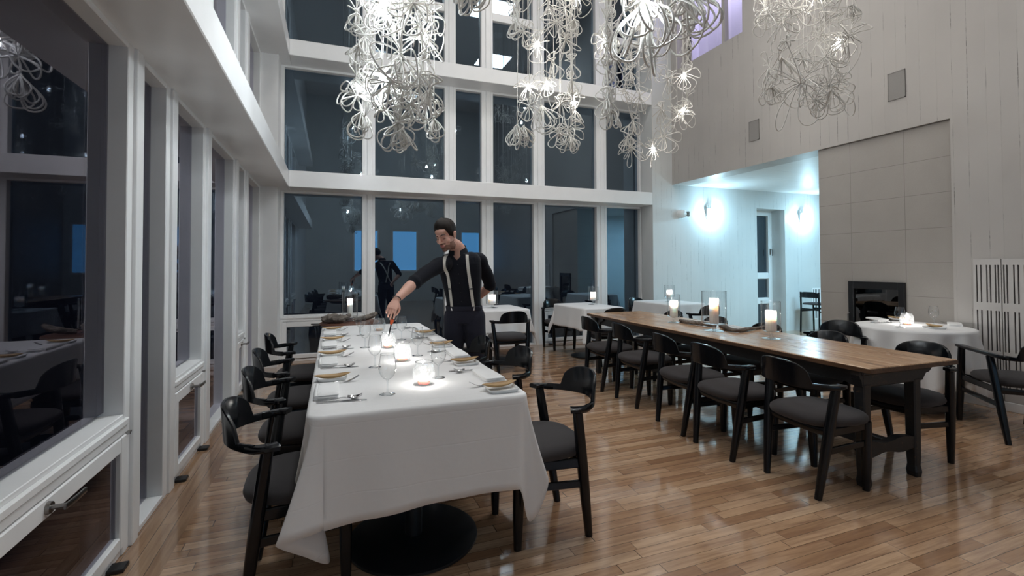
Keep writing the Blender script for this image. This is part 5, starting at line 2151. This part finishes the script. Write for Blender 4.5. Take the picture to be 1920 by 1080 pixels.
def more(rn_seed, n, x0, x1, y0, y1, L):
    rn = random.Random(rn_seed)
    return [(rn.uniform(x0, x1), rn.uniform(y0, y1), L * rn.uniform(.8, 1.2), 'flower', UPW if k % 2 == 0 else 0) for k in range(n)]


F, H, S, Bg = 'flower', 'hang', 'strand', 'big'
A = [(430, 385, .19, Bg, 0, -.22), (440, 420, .17, H, 0, -.2), (300, 545, .13, F, 7), (185, 610, .12, F, 7), (590, 250, .13, F, 7), (420, 885, .12, F, 0, -.15), (410, 900, .12, H, 0, -.15),
     (290, 765, .10, F, 0), (110, 690, .09, F, 0), (150, 800, .11, S, 0), (640, 640, .10, S, 0), (615, 750, .09, F, 0), (670, 850, .09, S, 0), (500, 770, .10, F, 0), (430, 690, .11, F, 0), (240, 180, .12, F, 0),
     (110, 90, .10, S, 0), (330, 130, .10, F, 0), (560, 180, .11, F, 0), (650, 120, .12, F, 0), (300, 10, .11, F, 6), (520, 20, .12, F, 0), (590, 400, .09, F, 0), (560, 620, .10, F, 0), (110, 560, .08, S, 0), (360, 600, .11, F, 0)]
AL = [(x, y, L * 1.3, st, bb) for (x, y, L, st, bb, *r) in A if x < 260] + [(130, 330, .12, F, 0), (200, 440, .13, F, 0), (170, 260, .12, S, 0)] + more(9, 4, 90, 260, -260, -20, .15)
A = [it for it in A if it[0] >= 260]
A += more(1, 5, 280, 700, -320, -20, .12)
chandelier('narrow knotted rope chandelier with one bright bulb, hanging leftmost near the corner windows', (.22, 4.65, ZCEIL), (640, 0, 3.86), AL, 4.65, .22, .0066, 28, lightp=1.8, lcol=(.86, .95, 1.0))
chandelier('knotted white rope chandelier with glaring bulbs hanging over the middle of the white table', (.42, 3.40, ZCEIL), (640, 0, 3.86), A, 3.40, .28, .0054, 21, lightp=2.3, lcol=(.86, .95, 1.0))
Bq = [(260, 600, .10, F, 5), (390, 580, .10, F, 5), (525, 280, .12, F, 0), (460, 150, .12, F, 0), (180, 140, .10, S, 0), (225, 220, .11, F, 0), (330, 305, .11, F, 3), (270, 740, .11, F, 0), (540, 905, .13, F, 0), (480, 930, .10, F, 0),
      (185, 870, .12, S, 0), (575, 680, .10, F, 4), (570, 440, .10, S, 0), (565, 560, .10, S, 0), (350, 735, .16, H, 0), (585, 130, .11, S, 0), (400, 25, .12, F, 0), (160, 50, .10, S, 0), (520, 60, .12, F, 0), (590, 770, .10, S, 0), (490, 720, .10, F, 0), (440, 440, .11, F, 0), (560, 960, .10, H, 0), (230, 880, .12, H, 0)]
Bq += more(2, 6, 140, 600, -320, -20, .12)
chandelier('knotted white rope chandelier hanging in the middle, before the central window posts', (2.08, 4.5, ZCEIL), (920, 0, 3.725), Bq, 4.5, .30, .0048, 22)
Cq = [(240, 350, .12, S, 0), (240, 450, .11, S, 0), (210, 575, .12, F, 0), (260, 760, .12, S, 0), (250, 935, .14, F, 0), (385, 935, .13, F, 3), (300, 610, .13, F, 0), (375, 415, .15, F, 0), (350, 150, .13, F, 2), (580, 470, .14, F, 4), (540, 725, .17, F, 0), (575, 690, .12, F, 3),
      (600, 620, .10, S, 0), (440, 690, .10, F, 0), (480, 500, .13, F, 0), (420, 250, .14, F, 0), (305, 320, .12, F, -1), (610, 240, .12, S, 0), (500, 90, .14, F, 0), (270, 60, .13, F, 0), (230, 850, .12, S, 0), (460, 860, .14, F, 0), (610, 370, .11, S, 0)]
Cq += more(3, 6, 200, 640, -300, -20, .14)
chandelier('knotted white rope chandelier hanging farthest back in the corner by the alcove', (3.85, 5.1, ZCEIL), (1110, 0, 3.375), Cq, 5.1, .35, .0046, 23)
E_ = more(6, 2, 80, 160, -400, -60, .1) + [(100, 20, .10, S, 0), (90, 130, .09, S, 0), (82, 250, .10, F, 6), (95, 330, .09, S, 0), (90, 430, .10, S, 0), (95, 540, .10, S, 0), (100, 620, .10, S, 0), (130, 690, .09, H, 0), (150, 370, .11, F, 0), (125, 190, .10, S, 0), (110, -60, .1, S, 0), (105, -150, .1, S, 0)]
chandelier('slender rope chandelier strand with one bright round bulb, left of the big bright loops', (2.25, 3.5, ZCEIL), (1110, 0, 3.375), E_, 3.5, .08, .0050, 24)
D_ = more(7, 4, 250, 600, -500, -150, .16) + [(330, -5, .215, Bg, 9, 0), (345, 5, .20, H, 0, .03), (585, -60, .15, H, 0, 0), (640, -50, .16, H, 0, .1), (420, -60, .20, Bg, 0, 0)]
chandelier('near rope chandelier with large bright loops reaching in from the top of the picture', (1.66, 2.25, ZCEIL), (1110, 0, 3.375), D_, 2.25, .10, .0066, 25, lightp=2.2, lcol=(.88, .96, 1.0))
G_ = [(305, 180, .15, F, 0), (200, 120, .13, F, 0), (150, 70, .11, S, 0), (370, 75, .13, F, 0), (330, 345, .05, F, 0), (190, 560, .12, S, 0), (210, 720, .10, H, 0), (660, 180, .13, F, 0), (625, 265, .05, F, 0), (770, 350, .13, F, 5), (860, 310, .15, F, 0), (660, 480, .17, F, 0), (520, 660, .14, H, 0),
      (700, 720, .15, F, 0), (580, 850, .08, F, 0), (790, 680, .07, F, 0), (895, 40, .09, H, 0), (480, 500, .10, F, 0), (620, 300, .22, Bg, 0), (710, 760, .16, H, 0), (290, 480, .20, H, 0), (450, 700, .20, Bg, 0)]
G_ += more(5, 5, 120, 900, -300, -20, .14)
chandelier('gray looking rope chandelier at the right, before the boarded wall', (4.15, 3.0, ZCEIL), (1400, 0, 4.5), G_, 3.0, .26, .0042, 26, lightp=.35)
I_ = more(8, 4, 860, 910, -250, -90, .12) + [(882, -30, .10, H, 0), (868, -45, .09, H, 0), (905, -90, .10, F, 0)]
chandelier('short piece of rope chandelier with two loops just at the top of the picture', (.78, 2.75, ZCEIL), (0, 0, 1), I_, 2.75, .05, .0058, 27)
